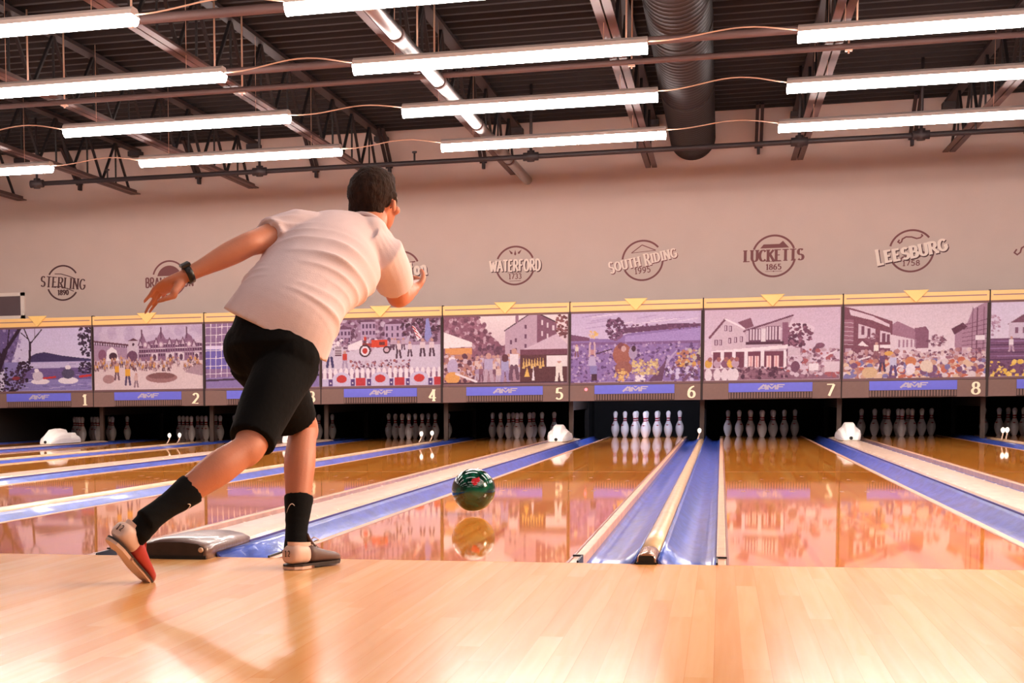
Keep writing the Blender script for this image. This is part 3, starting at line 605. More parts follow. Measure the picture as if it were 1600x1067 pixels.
# ================================================================= the painted pictures, as colours on a fine grid
PW, PH = 232, 126
YY, XX = np.mgrid[0:PH, 0:PW]; GX = XX/(PW-1)*180; GY = YY/(PH-1)*100
class Pic:
    def __init__(s, seed, top, bot):
        s.r = np.random.RandomState(seed); t = (GY/100)[..., None]; s.a = np.array(top, float)*(1-t)+np.array(bot, float)*t
    def put(s, msk, c, al=1): s.a[msk] = s.a[msk]*(1-al)+np.array(c, float)*al
    def poly(s, pts, c, al=1):
        ins = np.zeros(GX.shape, bool); n = len(pts)
        for i in range(n):
            x0, y0 = pts[i]; x1, y1 = pts[(i+1) % n]
            if y0 == y1: continue
            cnd = ((y0 <= GY) & (GY < y1)) | ((y1 <= GY) & (GY < y0)); ins ^= cnd & (GX < (x1-x0)*(GY-y0)/(y1-y0)+x0)
        s.put(ins, c, al)
    def rect(s, x0, y0, x1, y1, c, al=1): s.put((GX >= x0) & (GX < x1) & (GY >= y0) & (GY < y1), c, al)
    def ell(s, cx, cy, rx, ry, c, al=1): s.put(((GX-cx)/rx)**2+((GY-cy)/ry)**2 < 1, c, al)
    def line(s, x0, y0, x1, y1, w_, c, al=1):
        dx, dy = x1-x0, y1-y0; t = np.clip(((GX-x0)*dx+(GY-y0)*dy)/(dx*dx+dy*dy+1e-9), 0, 1)
        s.put((GX-x0-t*dx)**2+(GY-y0-t*dy)**2 < (w_/2)**2, c, al)
    def blobs(s, x0, y0, x1, y1, n, r0, r1, cols, al=1, test=None):
        for _ in range(n):
            x = s.r.uniform(x0, x1); y = s.r.uniform(y0, y1)
            if test and not test(x, y): continue
            q = s.r.uniform(r0, r1); s.ell(x, y, q, q*s.r.uniform(.6, 1.2), cols[s.r.randint(len(cols))], al)
    def tree(s, cx, cy, rx, ry, n, cols, r=2.6):
        for _ in range(n):
            t = s.r.uniform(0, 2*PI); q = math.sqrt(s.r.uniform(0, 1)); z = s.r.uniform(.3, 1)*r; s.ell(cx+rx*q*math.cos(t), cy+ry*q*math.sin(t), z, z*.8, cols[s.r.randint(len(cols))])
    def person(s, x, y, h, c1, c2, skin=(206, 160, 150)):
        s.ell(x, y-h*.9, h*.09, h*.1, skin); s.rect(x-h*.14, y-h*.8, x+h*.14, y-h*.4, c1); s.line(x-h*.07, y-h*.4, x-h*.12, y, h*.12, c2); s.line(x+h*.07, y-h*.4, x+h*.13, y, h*.12, c2)
    def crowd(s, x0, y0, x1, y1, n, h, tops, legs):
        P = sorted([(s.r.uniform(y0, y1), s.r.uniform(x0, x1)) for _ in range(n)])
        for y, x in P: s.person(x, y, h*s.r.uniform(.8, 1.15), tops[s.r.randint(len(tops))], legs[s.r.randint(len(legs))])
    def grain(s, k=4):
        n = s.r.normal(0, k, (PH, PW)); n = (n+np.roll(n, 1, 0)+np.roll(n, 1, 1))/1.7; s.a += n[..., None]
DK, MD, LT, SK = (84, 46, 66), (146, 98, 124), (198, 166, 184), (228, 210, 220)
VI, VL, WH, YE, OR_, RD = (96, 78, 134), (158, 144, 196), (240, 228, 232), (222, 172, 84), (196, 128, 92), (206, 62, 56)
def pic1():
    p = Pic(1, (212, 200, 230), (226, 214, 232)); p.poly([(0, 0), (60, 0), (52, 30), (40, 60), (0, 75)], (120, 100, 150)); p.blobs(0, 0, 62, 60, 90, 1, 3, [(150, 130, 180), (80, 56, 96), (190, 170, 210)], .7)
    p.poly([(75, 45), (85, 40), (100, 38), (130, 44), (160, 48), (180, 50), (180, 54), (75, 54)], (74, 58, 104)); p.rect(30, 53, 180, 100, (150, 138, 190)); p.rect(60, 54, 180, 66, (200, 188, 220)); p.rect(60, 64, 180, 82, (120, 98, 150))
    for k in range(60): y = p.r.uniform(56, 98); x = p.r.uniform(60, 175); p.line(x, y, x+p.r.uniform(3, 14), y, .8, [(222, 210, 234), (96, 80, 130)][k % 2], .7)
    for a, b, c, d, w_ in ((18, 70, 32, 35, 9), (32, 35, 58, 0, 6), (26, 45, 6, 5, 4), (74, 55, 76, 22, 4), (76, 24, 66, 0, 2), (76, 24, 96, 2, 2), (72, 16, 60, 6, 1.5), (84, 14, 84, 0, 1.2), (10, 60, 2, 10, 4), (36, 28, 40, 0, 2)): p.line(a, b, c, d, w_, (58, 34, 56))
    p.tree(172, 18, 14, 28, 120, [(56, 34, 58), (80, 52, 84)], 3); p.tree(170, 64, 12, 10, 60, [(50, 30, 56), (70, 50, 84)], 2.6); p.tree(30, 82, 40, 20, 220, [(48, 26, 44), (66, 42, 66), (90, 62, 92)], 3); p.tree(66, 60, 14, 9, 60, [(60, 34, 58)], 3)
    p.ell(92, 85, 16, 4.5, WH); p.ell(88, 76, 9, 8, (214, 198, 210)); p.ell(86, 67, 4, 3, WH); p.line(98, 80, 118, 78, 3, RD); p.ell(140, 84, 17, 5.5, WH); p.ell(140, 73, 11, 8, (92, 82, 110)); p.ell(140, 63, 5, 3.4, WH); p.line(160, 78, 180, 76, 3.5, RD); p.ell(50, 79, 7, 3, (150, 60, 70)); p.grain(); return p
def pic2():
    p = Pic(2, (206, 188, 210), (222, 202, 208)); p.poly([(0, 62), (180, 55), (180, 100), (0, 100)], (226, 204, 204)); p.blobs(0, 0, 180, 25, 50, 4, 12, [(216, 200, 220), (190, 170, 200)], .4)
    p.poly([(0, 27), (56, 32), (56, 52), (0, 54)], (176, 146, 170)); p.line(0, 23, 58, 30, 3, (120, 78, 96)); 
    for k in range(14): p.rect(2+k*4, 24+k*.4, 3.6+k*4, 29+k*.4, (90, 56, 76))
    p.rect(58, 24, 74, 52, (214, 196, 208)); p.poly([(56, 24), (66, 19), (76, 24)], (110, 64, 84)); p.ell(66, 29, 2, 2.4, DK); p.poly([(20, 54), (22, 38), (30, 32), (38, 38), (42, 54)], WH); p.ell(32, 47, 7, 6, DK); p.ell(14, 45, 7, 9, MD); p.ell(64, 48, 9, 9, (122, 80, 108))
    p.poly([(74, 54), (76, 22), (82, 12), (88, 26), (104, 22), (112, 8), (120, 22), (150, 24), (154, 12), (162, 18), (166, 26), (180, 30), (180, 56), (74, 56)], (150, 112, 140)); 
    for k in range(26):
        x = 76+k*4
        for q in range(3):
            y = 31+q*7-(x-76)*.02; p.rect(x, y, x+2, y+4, (96, 60, 88)); p.rect(x-.8, y-1.6, x+2.8, y-.4, (222, 204, 214))
    for x0, x1 in ((96, 106), (120, 134), (140, 150), (166, 174)): p.rect(x0, 44, x1, 55, (224, 208, 216)); p.ell((x0+x1)/2, 50, 3, 5, (104, 66, 92))
    for x, y in ((78, 24), (92, 28), (104, 22), (126, 22), (138, 24), (148, 22), (166, 26)): p.poly([(x-5, y+8), (x, y-4), (x+5, y+8)], (126, 84, 112)); p.poly([(x-3, y+8), (x, y), (x+3, y+8)], (208, 184, 200))
    for x in (86, 112, 158): p.ell(x, 30, 4.5, 5, (176, 140, 164)); p.ell(x, 30, 2.6, 3, (226, 210, 216))
    for x in (80, 112, 154): p.line(x, 4+(x % 7), x, 20, 2.4, (120, 82, 108))
    p.crowd(0, 58, 178, 72, 120, 11, [(196, 140, 92), (168, 120, 120), (216, 160, 84), (140, 96, 110), (204, 180, 186)], [(110, 72, 88), (160, 120, 130)]); p.ell(112, 82, 26, 8, (168, 124, 124)); p.ell(112, 79, 22, 5, (140, 96, 96)); p.ell(24, 83, 10, 7, (180, 140, 140)); p.poly([(160, 66), (180, 62), (180, 80), (150, 74)], (180, 150, 160))
    p.person(38, 84, 26, (230, 168, 60), (120, 84, 96)); p.person(56, 92, 30, (236, 176, 64), (96, 76, 110)); p.person(70, 96, 22, (214, 178, 170), (150, 120, 130)); p.grain(); return p
def pic3():
    p = Pic(3, (170, 130, 160), (196, 176, 206)); p.rect(0, 0, 80, 84, (150, 118, 156)); p.rect(0, 34, 70, 58, (226, 212, 236)); p.rect(0, 40, 60, 70, (120, 106, 180))
    for k in range(11): p.line(k*9, 0, k*9-2, 84, .9, WH)
    for k in range(8): p.line(0, 6+k*12, 90, 3+k*12, .9, WH)
    p.poly([(0, 84), (180, 76), (180, 100), (0, 100)], (150, 130, 180)); p.line(0, 88, 180, 82, 3, (80, 60, 84)); p.rect(100, 30, 180, 78, (176, 150, 176)); p.grain(); return p
def pic4():
    p = Pic(4, (150, 112, 140), (212, 196, 214)); p.blobs(0, 0, 180, 34, 260, 1.5, 4, [(120, 78, 104), (176, 146, 172), (206, 190, 208), (100, 62, 88)], .8)
    for x0, y0, x1, y1 in ((60, 4, 82, 30), (22, 14, 44, 32), (96, 8, 128, 30)):
        p.rect(x0, y0, x1, y1, (188, 162, 190)); p.poly([(x0-2, y0), ((x0+x1)/2, y0-7), (x1+2, y0)], (120, 78, 106))
        for k in range(4):
            for q in range(2): p.rect(x0+2+k*(x1-x0)/4, y0+3+q*10, x0+5+k*(x1-x0)/4, y0+9+q*10, (104, 70, 104))
    p.rect(0, 40, 180, 74, (214, 200, 216)); p.blobs(0, 28, 110, 46, 110, 1.5, 3.2, [WH, (160, 120, 146), (200, 176, 196), (110, 76, 104)])
    p.tree(150, 14, 30, 16, 150, [(96, 56, 78), (130, 86, 110), (84, 48, 70)], 3)
    p.poly([(40, 38), (62, 30), (62, 44), (40, 46)], WH); p.rect(76, 31, 100, 42, (222, 78, 50)); p.rect(88, 34, 96, 39, (120, 50, 50)); p.rect(62, 36, 76, 42, (180, 70, 66)); p.ell(66, 47, 9, 9.5, (84, 48, 62)); p.ell(66, 47, 6.5, 7, WH); p.ell(66, 47, 4, 4.4, (200, 62, 52)); p.ell(99, 46, 5.6, 5.8, (84, 48, 62)); p.ell(99, 46, 3.4, 3.6, (214, 180, 190)); p.person(66, 38, 15, (206, 66, 52), (120, 60, 66)); p.rect(20, 40, 30, 54, (110, 66, 88))
    for k in range(5): p.line(20, 41+k*2.6, 30, 41+k*2.6, 1, WH)
    for x, h in ((117, 26), (134, 22), (153, 26), (167, 26)): p.person(x, 56+(2 if x == 117 else 0), h, (226, 206, 212), (92, 58, 80))
    for x in (107, 112, 124): p.person(x, 46, 18, (196, 170, 186), (100, 66, 88))
    p.line(137, 8, 146, 34, 1.2, DK); p.poly([(137, 10), (141, 12), (152, 28), (146, 34)], WH)
    for k in range(3): p.line(138+k*2.6, 12+k*6, 143+k*3, 17+k*6, 1.4, (200, 60, 66))
    p.poly([(158, 2), (162, 0), (167, 26), (160, 36), (156, 30)], (152, 150, 204)); p.person(12, 70, 34, (206, 194, 212), (74, 60, 108)); p.line(12, 44, 8, 24, 3, (190, 140, 140)); p.person(35, 72, 26, (206, 74, 60), (180, 160, 184))
    p.blobs(44, 62, 134, 74, 110, 1, 2.2, [(150, 104, 130), (110, 70, 98), (200, 176, 194), (176, 110, 110)]); p.rect(0, 80, 180, 88, (150, 112, 140)); p.rect(0, 88, 180, 100, (206, 194, 222))
    for k in range(22): x = 4+k*8.3; p.ell(x, 79, 3, 6.4, WH); p.rect(x-2.6, 80, x+2.6, 89, WH)
    for k in range(4):
        x = 30+k*59; p.ell(x, 89, 14, 10, (214, 202, 224)); p.ell(x, 89, 8, 6, (206, 66, 62)); p.rect(x-14, 78, x+14, 88.5, (0, 0, 0), 0); p.rect(x-20, 89, x-14, 100, (96, 66, 126)); p.rect(x+14, 89, x+20, 100, (96, 66, 126)); p.rect(x+22, 88, x+37, 100, (202, 66, 72))
        for dx in (-17, 17): p.ell(x+dx, 95, 1.1, 1.3, WH)
    p.grain(); return p
def pic5():
    p = Pic(5, (240, 226, 226), (200, 166, 180)); p.poly([(0, 0), (50, 0), (60, 20), (80, 38), (90, 50), (90, 70), (0, 70)], (150, 100, 120)); p.blobs(0, 0, 80, 48, 240, 1.2, 3.6, [(170, 122, 140), (120, 74, 94), (204, 172, 184), (140, 92, 112)], .85, lambda x, y: x < 52+y*.7)
    p.rect(60, 44, 92, 60, (130, 84, 104)); p.blobs(48, 44, 92, 60, 60, 1.5, 3, [(110, 70, 92), (150, 104, 124)])
    p.poly([(90, 22), (124, 0), (136, 0), (136, 58), (90, 66)], (196, 168, 184)); p.poly([(136, 0), (142, 0), (164, 12), (164, 44), (136, 52)], (140, 94, 116)); p.line(89, 22, 124, -1, 1.6, DK); p.line(140, -1, 165, 12, 1.6, DK); p.line(107, 2, 107, 8, 5, (160, 120, 140))
    for x, y in ((97, 36), (104, 33), (97, 50), (104, 48), (118, 14), (118, 28), (118, 42)): p.rect(x, y, x+3, y+6, (120, 80, 106))
    for x, y in ((142, 8), (150, 12), (142, 24), (150, 28), (158, 16)): p.rect(x, y, x+2.6, y+7, (226, 206, 214))
    p.tree(172, 18, 10, 18, 60, [(120, 70, 76), (150, 96, 100)], 3); p.poly([(0, 22), (42, 38), (42, 44), (0, 46)], (244, 234, 234)); p.rect(2, 46, 42, 56, (226, 160, 104)); p.rect(2, 56, 42, 100, (180, 130, 130)); p.blobs(0, 56, 48, 98, 110, 1.5, 4, [(130, 80, 96), (214, 188, 196), (110, 66, 84), (196, 140, 120)])
    p.rect(46, 58, 112, 100, (176, 138, 152)); p.crowd(46, 76, 112, 100, 34, 22, [(206, 186, 204), (178, 150, 176), (150, 104, 122), (222, 196, 190)], [(130, 88, 108), (196, 176, 194)]); p.person(66, 98, 44, (190, 176, 206), (196, 170, 184)); p.person(90, 98, 40, (176, 168, 204), (170, 150, 190)); p.person(103, 92, 44, (234, 222, 226), (120, 84, 104))
    p.ell(90, 62, 5, 6, (110, 64, 76)); p.poly([(112, 52), (164, 28), (180, 44), (180, 50), (112, 54)], (214, 190, 204)); p.rect(112, 50, 180, 58, (126, 74, 92)); p.rect(112, 58, 180, 98, (104, 60, 66)); p.rect(150, 60, 180, 76, (238, 226, 226))
    for k in range(8): x = 117+k*4; p.poly([(x-2, 78-(k % 3)*2), (x, 62), (x+2, 78-(k % 3)*2)], (226, 186, 120))
    p.poly([(118, 90), (122, 76), (126, 90)], (232, 188, 104)); p.poly([(129, 96), (131, 74), (133, 96)], WH); p.person(168, 98, 34, (238, 226, 218), (240, 230, 222)); p.ell(168, 66, 4, 2, WH); p.ell(12, 62, 5, 3, WH); p.ell(13, 74, 8, 12, (196, 178, 206)); p.ell(13, 90, 11, 9, (228, 168, 100)); p.line(18, 84, 48, 96, 3, WH); p.rect(0, 97, 180, 100, DK); p.grain(); return p
def pic6():
    p = Pic(6, (206, 188, 218), (224, 206, 224))
    for k in range(26): y = p.r.uniform(0, 26); x = p.r.uniform(0, 150); p.line(x, y+4, x+p.r.uniform(15, 40), y, 1.4, [(236, 224, 234), (180, 158, 196)][k % 2], .7)
    p.poly([(0, 32), (24, 36), (60, 38), (80, 30), (180, 21), (180, 100), (0, 100)], (152, 124, 178)); p.poly([(0, 30), (26, 35), (26, 40), (0, 40)], (130, 84, 116)); p.poly([(74, 22), (110, 20), (140, 17), (180, 18), (180, 22), (74, 30)], (112, 70, 104)); p.blobs(74, 18, 178, 25, 60, 1, 2.2, [(112, 70, 104), (134, 90, 124)])
    p.poly([(76, 34), (180, 24), (180, 42), (76, 44)], (176, 152, 204)); p.tree(62, 22, 13, 17, 130, [(118, 76, 108), (142, 98, 132), (100, 60, 92)], 2.8); p.rect(0, 42, 180, 46, (140, 104, 150))
    p.blobs(0, 44, 180, 100, 650, .8, 2.4, [(120, 86, 138), (176, 146, 190), (98, 66, 112), (150, 116, 160), (206, 184, 212)], .8); p.line(30, 60, 58, 52, 1.6, DK); p.poly([(112, 100), (134, 68), (146, 56), (148, 56), (138, 70), (122, 100)], (190, 170, 206)); p.poly([(108, 100), (128, 76), (134, 66), (128, 100)], (120, 80, 110))
    p.blobs(86, 68, 122, 90, 110, 1, 2.4, [(214, 186, 136), (190, 150, 130), (228, 206, 150)]); p.blobs(148, 56, 180, 80, 80, 1.2, 3, [(222, 170, 96), (206, 190, 170), (190, 130, 110), (110, 70, 90)]); p.blobs(132, 78, 175, 98, 70, 1, 3, [(214, 200, 226), (130, 90, 120), (100, 66, 100)])
    p.poly([(26, 62), (34, 62), (36, 76), (24, 76)], (196, 180, 210)); p.ell(30, 56, 3.4, 4, (200, 150, 150)); p.line(26, 62, 27, 42, 2.4, (212, 180, 184)); p.line(34, 62, 33, 42, 2.4, (212, 180, 184)); p.rect(27, 76, 37, 88, (150, 140, 190)); p.rect(29, 88, 37, 97, DK); p.tree(31, 30, 7, 6, 40, [(232, 190, 120), (240, 206, 140)], 1.6)
    p.ell(72, 60, 13, 16, (170, 108, 96)); p.ell(70, 48, 4.4, 5, (140, 80, 90)); p.ell(74, 52, 3.4, 4.4, (206, 170, 170)); p.ell(74, 80, 12, 10, (160, 104, 96)); p.tree(72, 90, 10, 9, 50, [(214, 164, 110), (232, 196, 130)], 2); p.ell(87, 58, 6, 9, (180, 160, 190)); p.ell(88, 52, 3.2, 4.4, DK); p.person(8, 62, 18, (224, 210, 200), (140, 96, 110)); p.blobs(90, 90, 104, 99, 16, 1, 2.4, [WH]); p.grain(); return p
def pic7():
    p = Pic(7, (214, 190, 208), (226, 206, 218)); p.ell(120, 30, 26, 10, (232, 216, 224), .6); p.tree(122, 38, 22, 16, 150, [(128, 78, 102), (156, 106, 128), (104, 60, 86)], 3.2); p.ell(154, 53, 6, 4, (140, 92, 116))
    p.poly([(10, 38), (28, 14), (56, 28), (56, 60), (10, 60)], (214, 192, 204)); p.line(7, 39, 28, 13, 3, (128, 80, 100)); p.line(28, 13, 58, 29, 2.4, WH); p.poly([(44, 18), (62, 12), (66, 24), (56, 28)], (140, 92, 112)); p.poly([(54, 28), (118, 10), (112, 26), (54, 36)], (196, 168, 182)); p.line(53, 31, 118, 10, 2.4, (120, 72, 96)); p.rect(56, 30, 112, 60, (206, 182, 196))
    for x0 in (60, 82):
        p.rect(x0, 24+(84-x0)*.15, x0+20, 46, (120, 76, 102))
        for k in range(5): p.rect(x0+1+k*4, 25+(84-x0)*.15, x0+3.4+k*4, 44, (222, 204, 214))
    p.rect(76, 28, 82, 46, (232, 218, 224)); p.rect(104, 20, 112, 52, (150, 102, 126)); p.rect(56, 46, 106, 50, (96, 52, 76)); p.poly([(10, 58), (112, 51), (112, 56), (10, 63)], WH)
    for x, y in ((14, 42), (20, 42), (32, 40), (40, 39), (48, 38), (27, 22), (33, 23)): p.rect(x, y, x+4, y+8, (128, 84, 110)); p.rect(x+1, y+1, x+2.4, y+7, (220, 200, 212))
    p.rect(12, 60, 112, 82, (128, 70, 92))
    for x in (22, 38, 54, 76, 106): p.rect(x, 58, x+4.5, 86, WH)
    for x0 in (60, 68, 84, 94): p.rect(x0, 66, x0+6, 82, (238, 206, 206)); p.line(x0+3, 66, x0+3, 82, .8, (196, 70, 70)); p.line(x0, 74, x0+6, 74, .8, (196, 70, 70))
    p.rect(84, 83, 106, 85, (204, 80, 76)); p.poly([(0, 84), (60, 82), (112, 88), (180, 84), (180, 100), (0, 100)], (150, 108, 126)); p.blobs(36, 82, 112, 98, 120, 1, 3, [(120, 78, 98), (176, 136, 150), (96, 56, 80)])
    p.blobs(112, 56, 180, 96, 200, 1.4, 3.6, [(220, 198, 210), (168, 124, 144), (132, 88, 110), (200, 170, 180), (180, 104, 110)]); p.rect(112, 56, 128, 66, (214, 192, 204)); p.rect(140, 78, 152, 88, WH); p.ell(122, 82, 6, 8, (130, 84, 108)); p.rect(160, 76, 180, 90, (226, 206, 214)); p.line(158, 70, 176, 60, 1.4, WH)
    for x, c in ((6, YE), (18, LT), (28, MD), (36, (230, 180, 90)), (42, LT)): p.ell(x, 76, 5, 6, c); p.ell(x+2, 70, 3, 3.4, (170, 110, 110)); p.ell(x, 92, 5, 9, (232, 216, 222))
    p.grain(); return p
def pic8():
    p = Pic(8, (222, 202, 212), (240, 224, 228)); p.poly([(0, 0), (14, 4), (36, 12), (62, 22), (62, 78), (0, 82)], (136, 82, 100)); p.poly([(6, 4), (36, 14), (58, 26), (58, 30), (36, 20), (8, 12)], (226, 204, 214)); p.rect(0, 18, 12, 50, (160, 110, 128))
    for k in range(6): p.line(0, 22+k*6, 12, 23+k*6, .8, (216, 190, 200))
    p.poly([(18, 24), (40, 32), (40, 46), (18, 44)], (222, 200, 210)); p.poly([(46, 34), (60, 38), (60, 50), (46, 50)], (224, 204, 214))
    for x, y in ((22, 28), (30, 31), (49, 38), (55, 40)): p.rect(x, y, x+4, y+12, (130, 80, 102))
    p.poly([(18, 54), (24, 48), (32, 56)], WH); p.poly([(46, 54), (60, 54), (60, 59), (46, 58)], WH); p.rect(2, 58, 10, 78, (196, 168, 186)); p.tree(36, 46, 8, 8, 30, [(150, 100, 118)], 2)
    p.poly([(62, 26), (68, 22), (92, 34), (94, 60), (62, 62)], (170, 126, 146)); p.poly([(60, 40), (92, 48), (92, 62), (60, 62)], (226, 208, 216)); p.poly([(90, 32), (104, 30), (108, 36), (108, 60), (92, 60)], (148, 102, 124))
    for k in range(5): p.rect(70+k*5, 48, 72.4+k*5, 58, (176, 136, 156))
    p.tree(118, 50, 12, 8, 60, [(150, 104, 122), (196, 164, 178), (128, 84, 106)], 2.4); p.poly([(140, 36), (156, 26), (162, 8), (176, 0), (180, 0), (180, 84), (142, 80)], (178, 140, 160)); p.poly([(136, 34), (150, 26), (156, 32), (140, 42)], (110, 62, 84))
    for k in range(9): p.line(150, 30+k*5.4, 180, 22+k*6.5, .9, (130, 84, 108))
    for x in (162, 168, 176): p.line(x, 6, x, 84, 1, (120, 74, 98))
    p.rect(150, 60, 160, 80, (214, 190, 202)); p.rect(166, 44, 178, 50, WH); p.blobs(0, 62, 178, 82, 300, 1.2, 3.2, [(206, 176, 184), (166, 116, 132), (224, 200, 200), (190, 140, 140), (134, 88, 112)])
    p.blobs(0, 76, 180, 100, 260, 2, 5, [(214, 170, 150), (192, 138, 128), (228, 196, 170), (136, 96, 130), (226, 208, 210), (206, 120, 96), (140, 130, 176)]); p.person(42, 72, 22, (244, 236, 226), (150, 100, 110)); p.line(20, 74, 34, 70, 2, WH); p.ell(58, 66, 6, 3, (226, 176, 100)); p.person(64, 96, 30, (206, 200, 224), (110, 84, 130)); p.person(50, 90, 26, (120, 84, 120), (90, 64, 96)); p.ell(86, 78, 7, 7, (214, 140, 100)); p.ell(86, 88, 6, 8, WH); p.ell(106, 84, 8, 8, (234, 214, 196)); p.ell(34, 92, 10, 8, (222, 188, 150)); p.grain(); return p
def pic9():
    p = Pic(9, (222, 208, 228), (236, 224, 232)); p.poly([(20, 30), (50, 10), (110, 4), (110, 26)], (132, 86, 108)); p.rect(22, 28, 110, 52, (216, 198, 214)); p.tree(4, 30, 8, 14, 50, [(180, 140, 166), (200, 170, 190)], 2)
    for k in range(5): p.rect(30+k*9, 34, 34+k*9, 42, (140, 98, 124))
    p.poly([(0, 48), (180, 52), (180, 100), (0, 100)], (130, 88, 122)); 
    for k in range(6): p.line(0, 52+k*5, 180, 54+k*5, 1.4, [(160, 126, 166), (96, 60, 96)][k % 2])
    p.blobs(0, 80, 180, 100, 180, 1.2, 3, [(238, 196, 90), (246, 212, 120), (110, 66, 96)]); p.person(26, 66, 20, WH, LT); p.grain(); return p
M_paint = bpy.data.materials.new('painted_picture'); M_paint.use_nodes = True
_nt = M_paint.node_tree; _at = _nt.nodes.new('ShaderNodeAttribute'); _at.attribute_name = 'paint'; _nt.links.new(_at.outputs['Color'], _nt.nodes['Principled BSDF'].inputs['Base Color'])
_nt.nodes['Principled BSDF'].inputs['Roughness'].default_value = .5; _nt.nodes['Principled BSDF'].inputs['Specular IOR Level'].default_value = .3
def picture_mesh(pic, x0, x1, z0, z1, y):
    a = (np.clip(pic.a, 0, 255)/255)**1.12*np.array((.90, .91, .93)); a = np.where(a <= .04045, a/12.92, ((a+.055)/1.055)**2.4)
    X = x0+(x1-x0)*XX/(PW-1); Z = z1-(z1-z0)*YY/(PH-1)
    co = np.stack([X, np.full_like(X, y), Z], -1).reshape(-1, 3)
    i = (np.arange(PH-1)[:, None]*PW+np.arange(PW-1)[None, :]).reshape(-1); F = np.stack([i, i+PW, i+PW+1, i+1], -1)
    nb = len(co); back = [(x0, y+.02, z0), (x1, y+.02, z0), (x1, y+.02, z1), (x0, y+.02, z1)]
    me = bpy.data.meshes.new('picture_panel'); me.from_pydata([tuple(c) for c in co]+back, [], [tuple(f) for f in F.tolist()]+[(nb, nb+1, nb+2, nb+3), (0, PW-1, nb+2, nb+3), ((PH-1)*PW, nb, nb+1, PH*PW-1), (0, nb+3, nb, (PH-1)*PW), (PW-1, PH*PW-1, nb+1, nb+2)])
    ca = me.color_attributes.new('paint', 'FLOAT_COLOR', 'POINT'); buf = np.ones((nb+4, 4), np.float32); buf[:nb, :3] = a.reshape(-1, 3); buf[nb:, :3] = .2
    ca.data.foreach_set('color', buf.reshape(-1)); me.materials.append(M_paint); me.update(); return me
# ================================================================= the masking units: trim, picture, brand strip, grille, number
MY, MP = 16.47, 1.695
pdesc = {1: 'two canoes on a tree-lined river', 2: 'a crowd in yellow before grand old buildings', 3: 'a glass office building', 4: 'a red tractor behind a picket fence', 5: 'market tents by a gabled house',
         6: 'yellow flowers in a violet field', 7: 'a white two-storey house with red windows', 8: 'a crowded main street', 9: 'a roof over yellow flowers'}
for n in range(1, 10):
    x0 = (n-7)*MP; x1 = x0+MP; xc = x0+MP/2
    root = empty('masking_unit', (xc, MY, 0), label='panel above the pins with a picture of %s' % pdesc[n], cat='panel', group='picture panels above the pins')
    h = MP/2-.006
    m = MB(); m.box(-h, h, .0, .12, 1.715, 1.838); m.build('top_trim', M_gold, root, bevel=.004)
    tr = root.children[0] if root.children else None
    m = MB(); m.box(-h+.03, h-.03, -.003, .001, 1.778, 1.79); m.build('trim_line', M_goldline, root)
    m = MB(); m.prism([(-.15, 1.868), (.15, 1.868), (0, 1.712)], -.03, -.004); m.build('arrow_triangle', M_tri, root, bevel=.006)
    m = MB()
    m.box(-h, h, .01, .12, 1.688, 1.715); m.box(-h, h, .01, .12, .752, .780); m.box(-h, h, .03, .10, .78, 1.69); m.build('frame', M_frame, root)
    if n in (1, 3, 5, 7, 9) or True:
        m = MB(); wd = .022 if n % 2 == 0 else .010; m.box(h-.0, h+.012, -.004, .12, .53, 1.85)
        if n % 2 == 0: m.box(h-.016, h+.006, -.006, .12, .53, 1.69)
        m.build('edge_post', M_taupe_dark, root)
    o = bpy.data.objects.new('picture', picture_mesh(globals()['pic%d' % n](), -h+.012, h-.02, .780, 1.688, .012)); COL.objects.link(o); o.parent = root
    m = MB(); m.box(-h, h, -.0, .12, .536, .748); m.build('lower_panel', M_taupe, root, bevel=.004)
    m = MB(); m.box(-.52, .50, -.012, .0, .628, .744); bp = m.build('brand_strip', M_bbrand, root, bevel=.002)
    m = MB()
    stroke(m, [(-.155, .657), (-.085, .72)], .03, .016, lambda p: p, -.018, -.012, 0); stroke(m, [(-.075, .72), (-.055, .657)], .034, .016, lambda p: p, -.018, -.012, 0); stroke(m, [(-.125, .674), (-.06, .674)], .02, .012, lambda p: p, -.018, -.012, 0)
    for a, b, c, d in ((-.038, .657, -.038, .714), (-.038, .714, .008, .668), (.008, .668, .054, .714), (.054, .714, .054, .657)): stroke(m, [(a, b), (c, d)], .02, .014, lambda p: p, -.018, -.012, 0)
    m.prism([(-.022, .728), (.036, .728), (.007, .706)], -.019, -.012)
    stroke(m, [(.075, .657), (.085, .72)], .024, .02, lambda p: p, -.018, -.012, 0); stroke(m, [(.08, .716), (.165, .716)], .02, .014, lambda p: p, -.018, -.012, 0); stroke(m, [(.08, .69), (.145, .69)], .02, .013, lambda p: p, -.018, -.012, 0)
    m.build('brand_letters', M_silver, bp)
    m = MB(); m.box(-.52, .50, -.004, .0, .54, .626, 0)
    for k in range(30): x = -.515+k*1.02/30; m.box(x, x+.022, -.012, -.002, .548, .624, 1)
    m.build('vent_grille', [M_taupe_dark, M_taupe], root)
    m = MB(); s_ = str(n)
    text(m, s_, .715, .640, .145, .075 if n == 1 else .095, .032, .015, -.012, -.002, serif=.022 if n in (1, 4) else 0); m.build('lane_number', M_num, root)
    if n == 6:
        m = MB(); m.lathe([(0, .02), (.012, .018), (.02, .008)], 12); o = m.build('indicator_lamp', mat('red_lamp', (255, 120, 130), .3, emit=2.2, emcol=(255, 90, 100)), root); o.rotation_euler = (PI/2, 0, 0); o.location = (-.63, 0, .69)
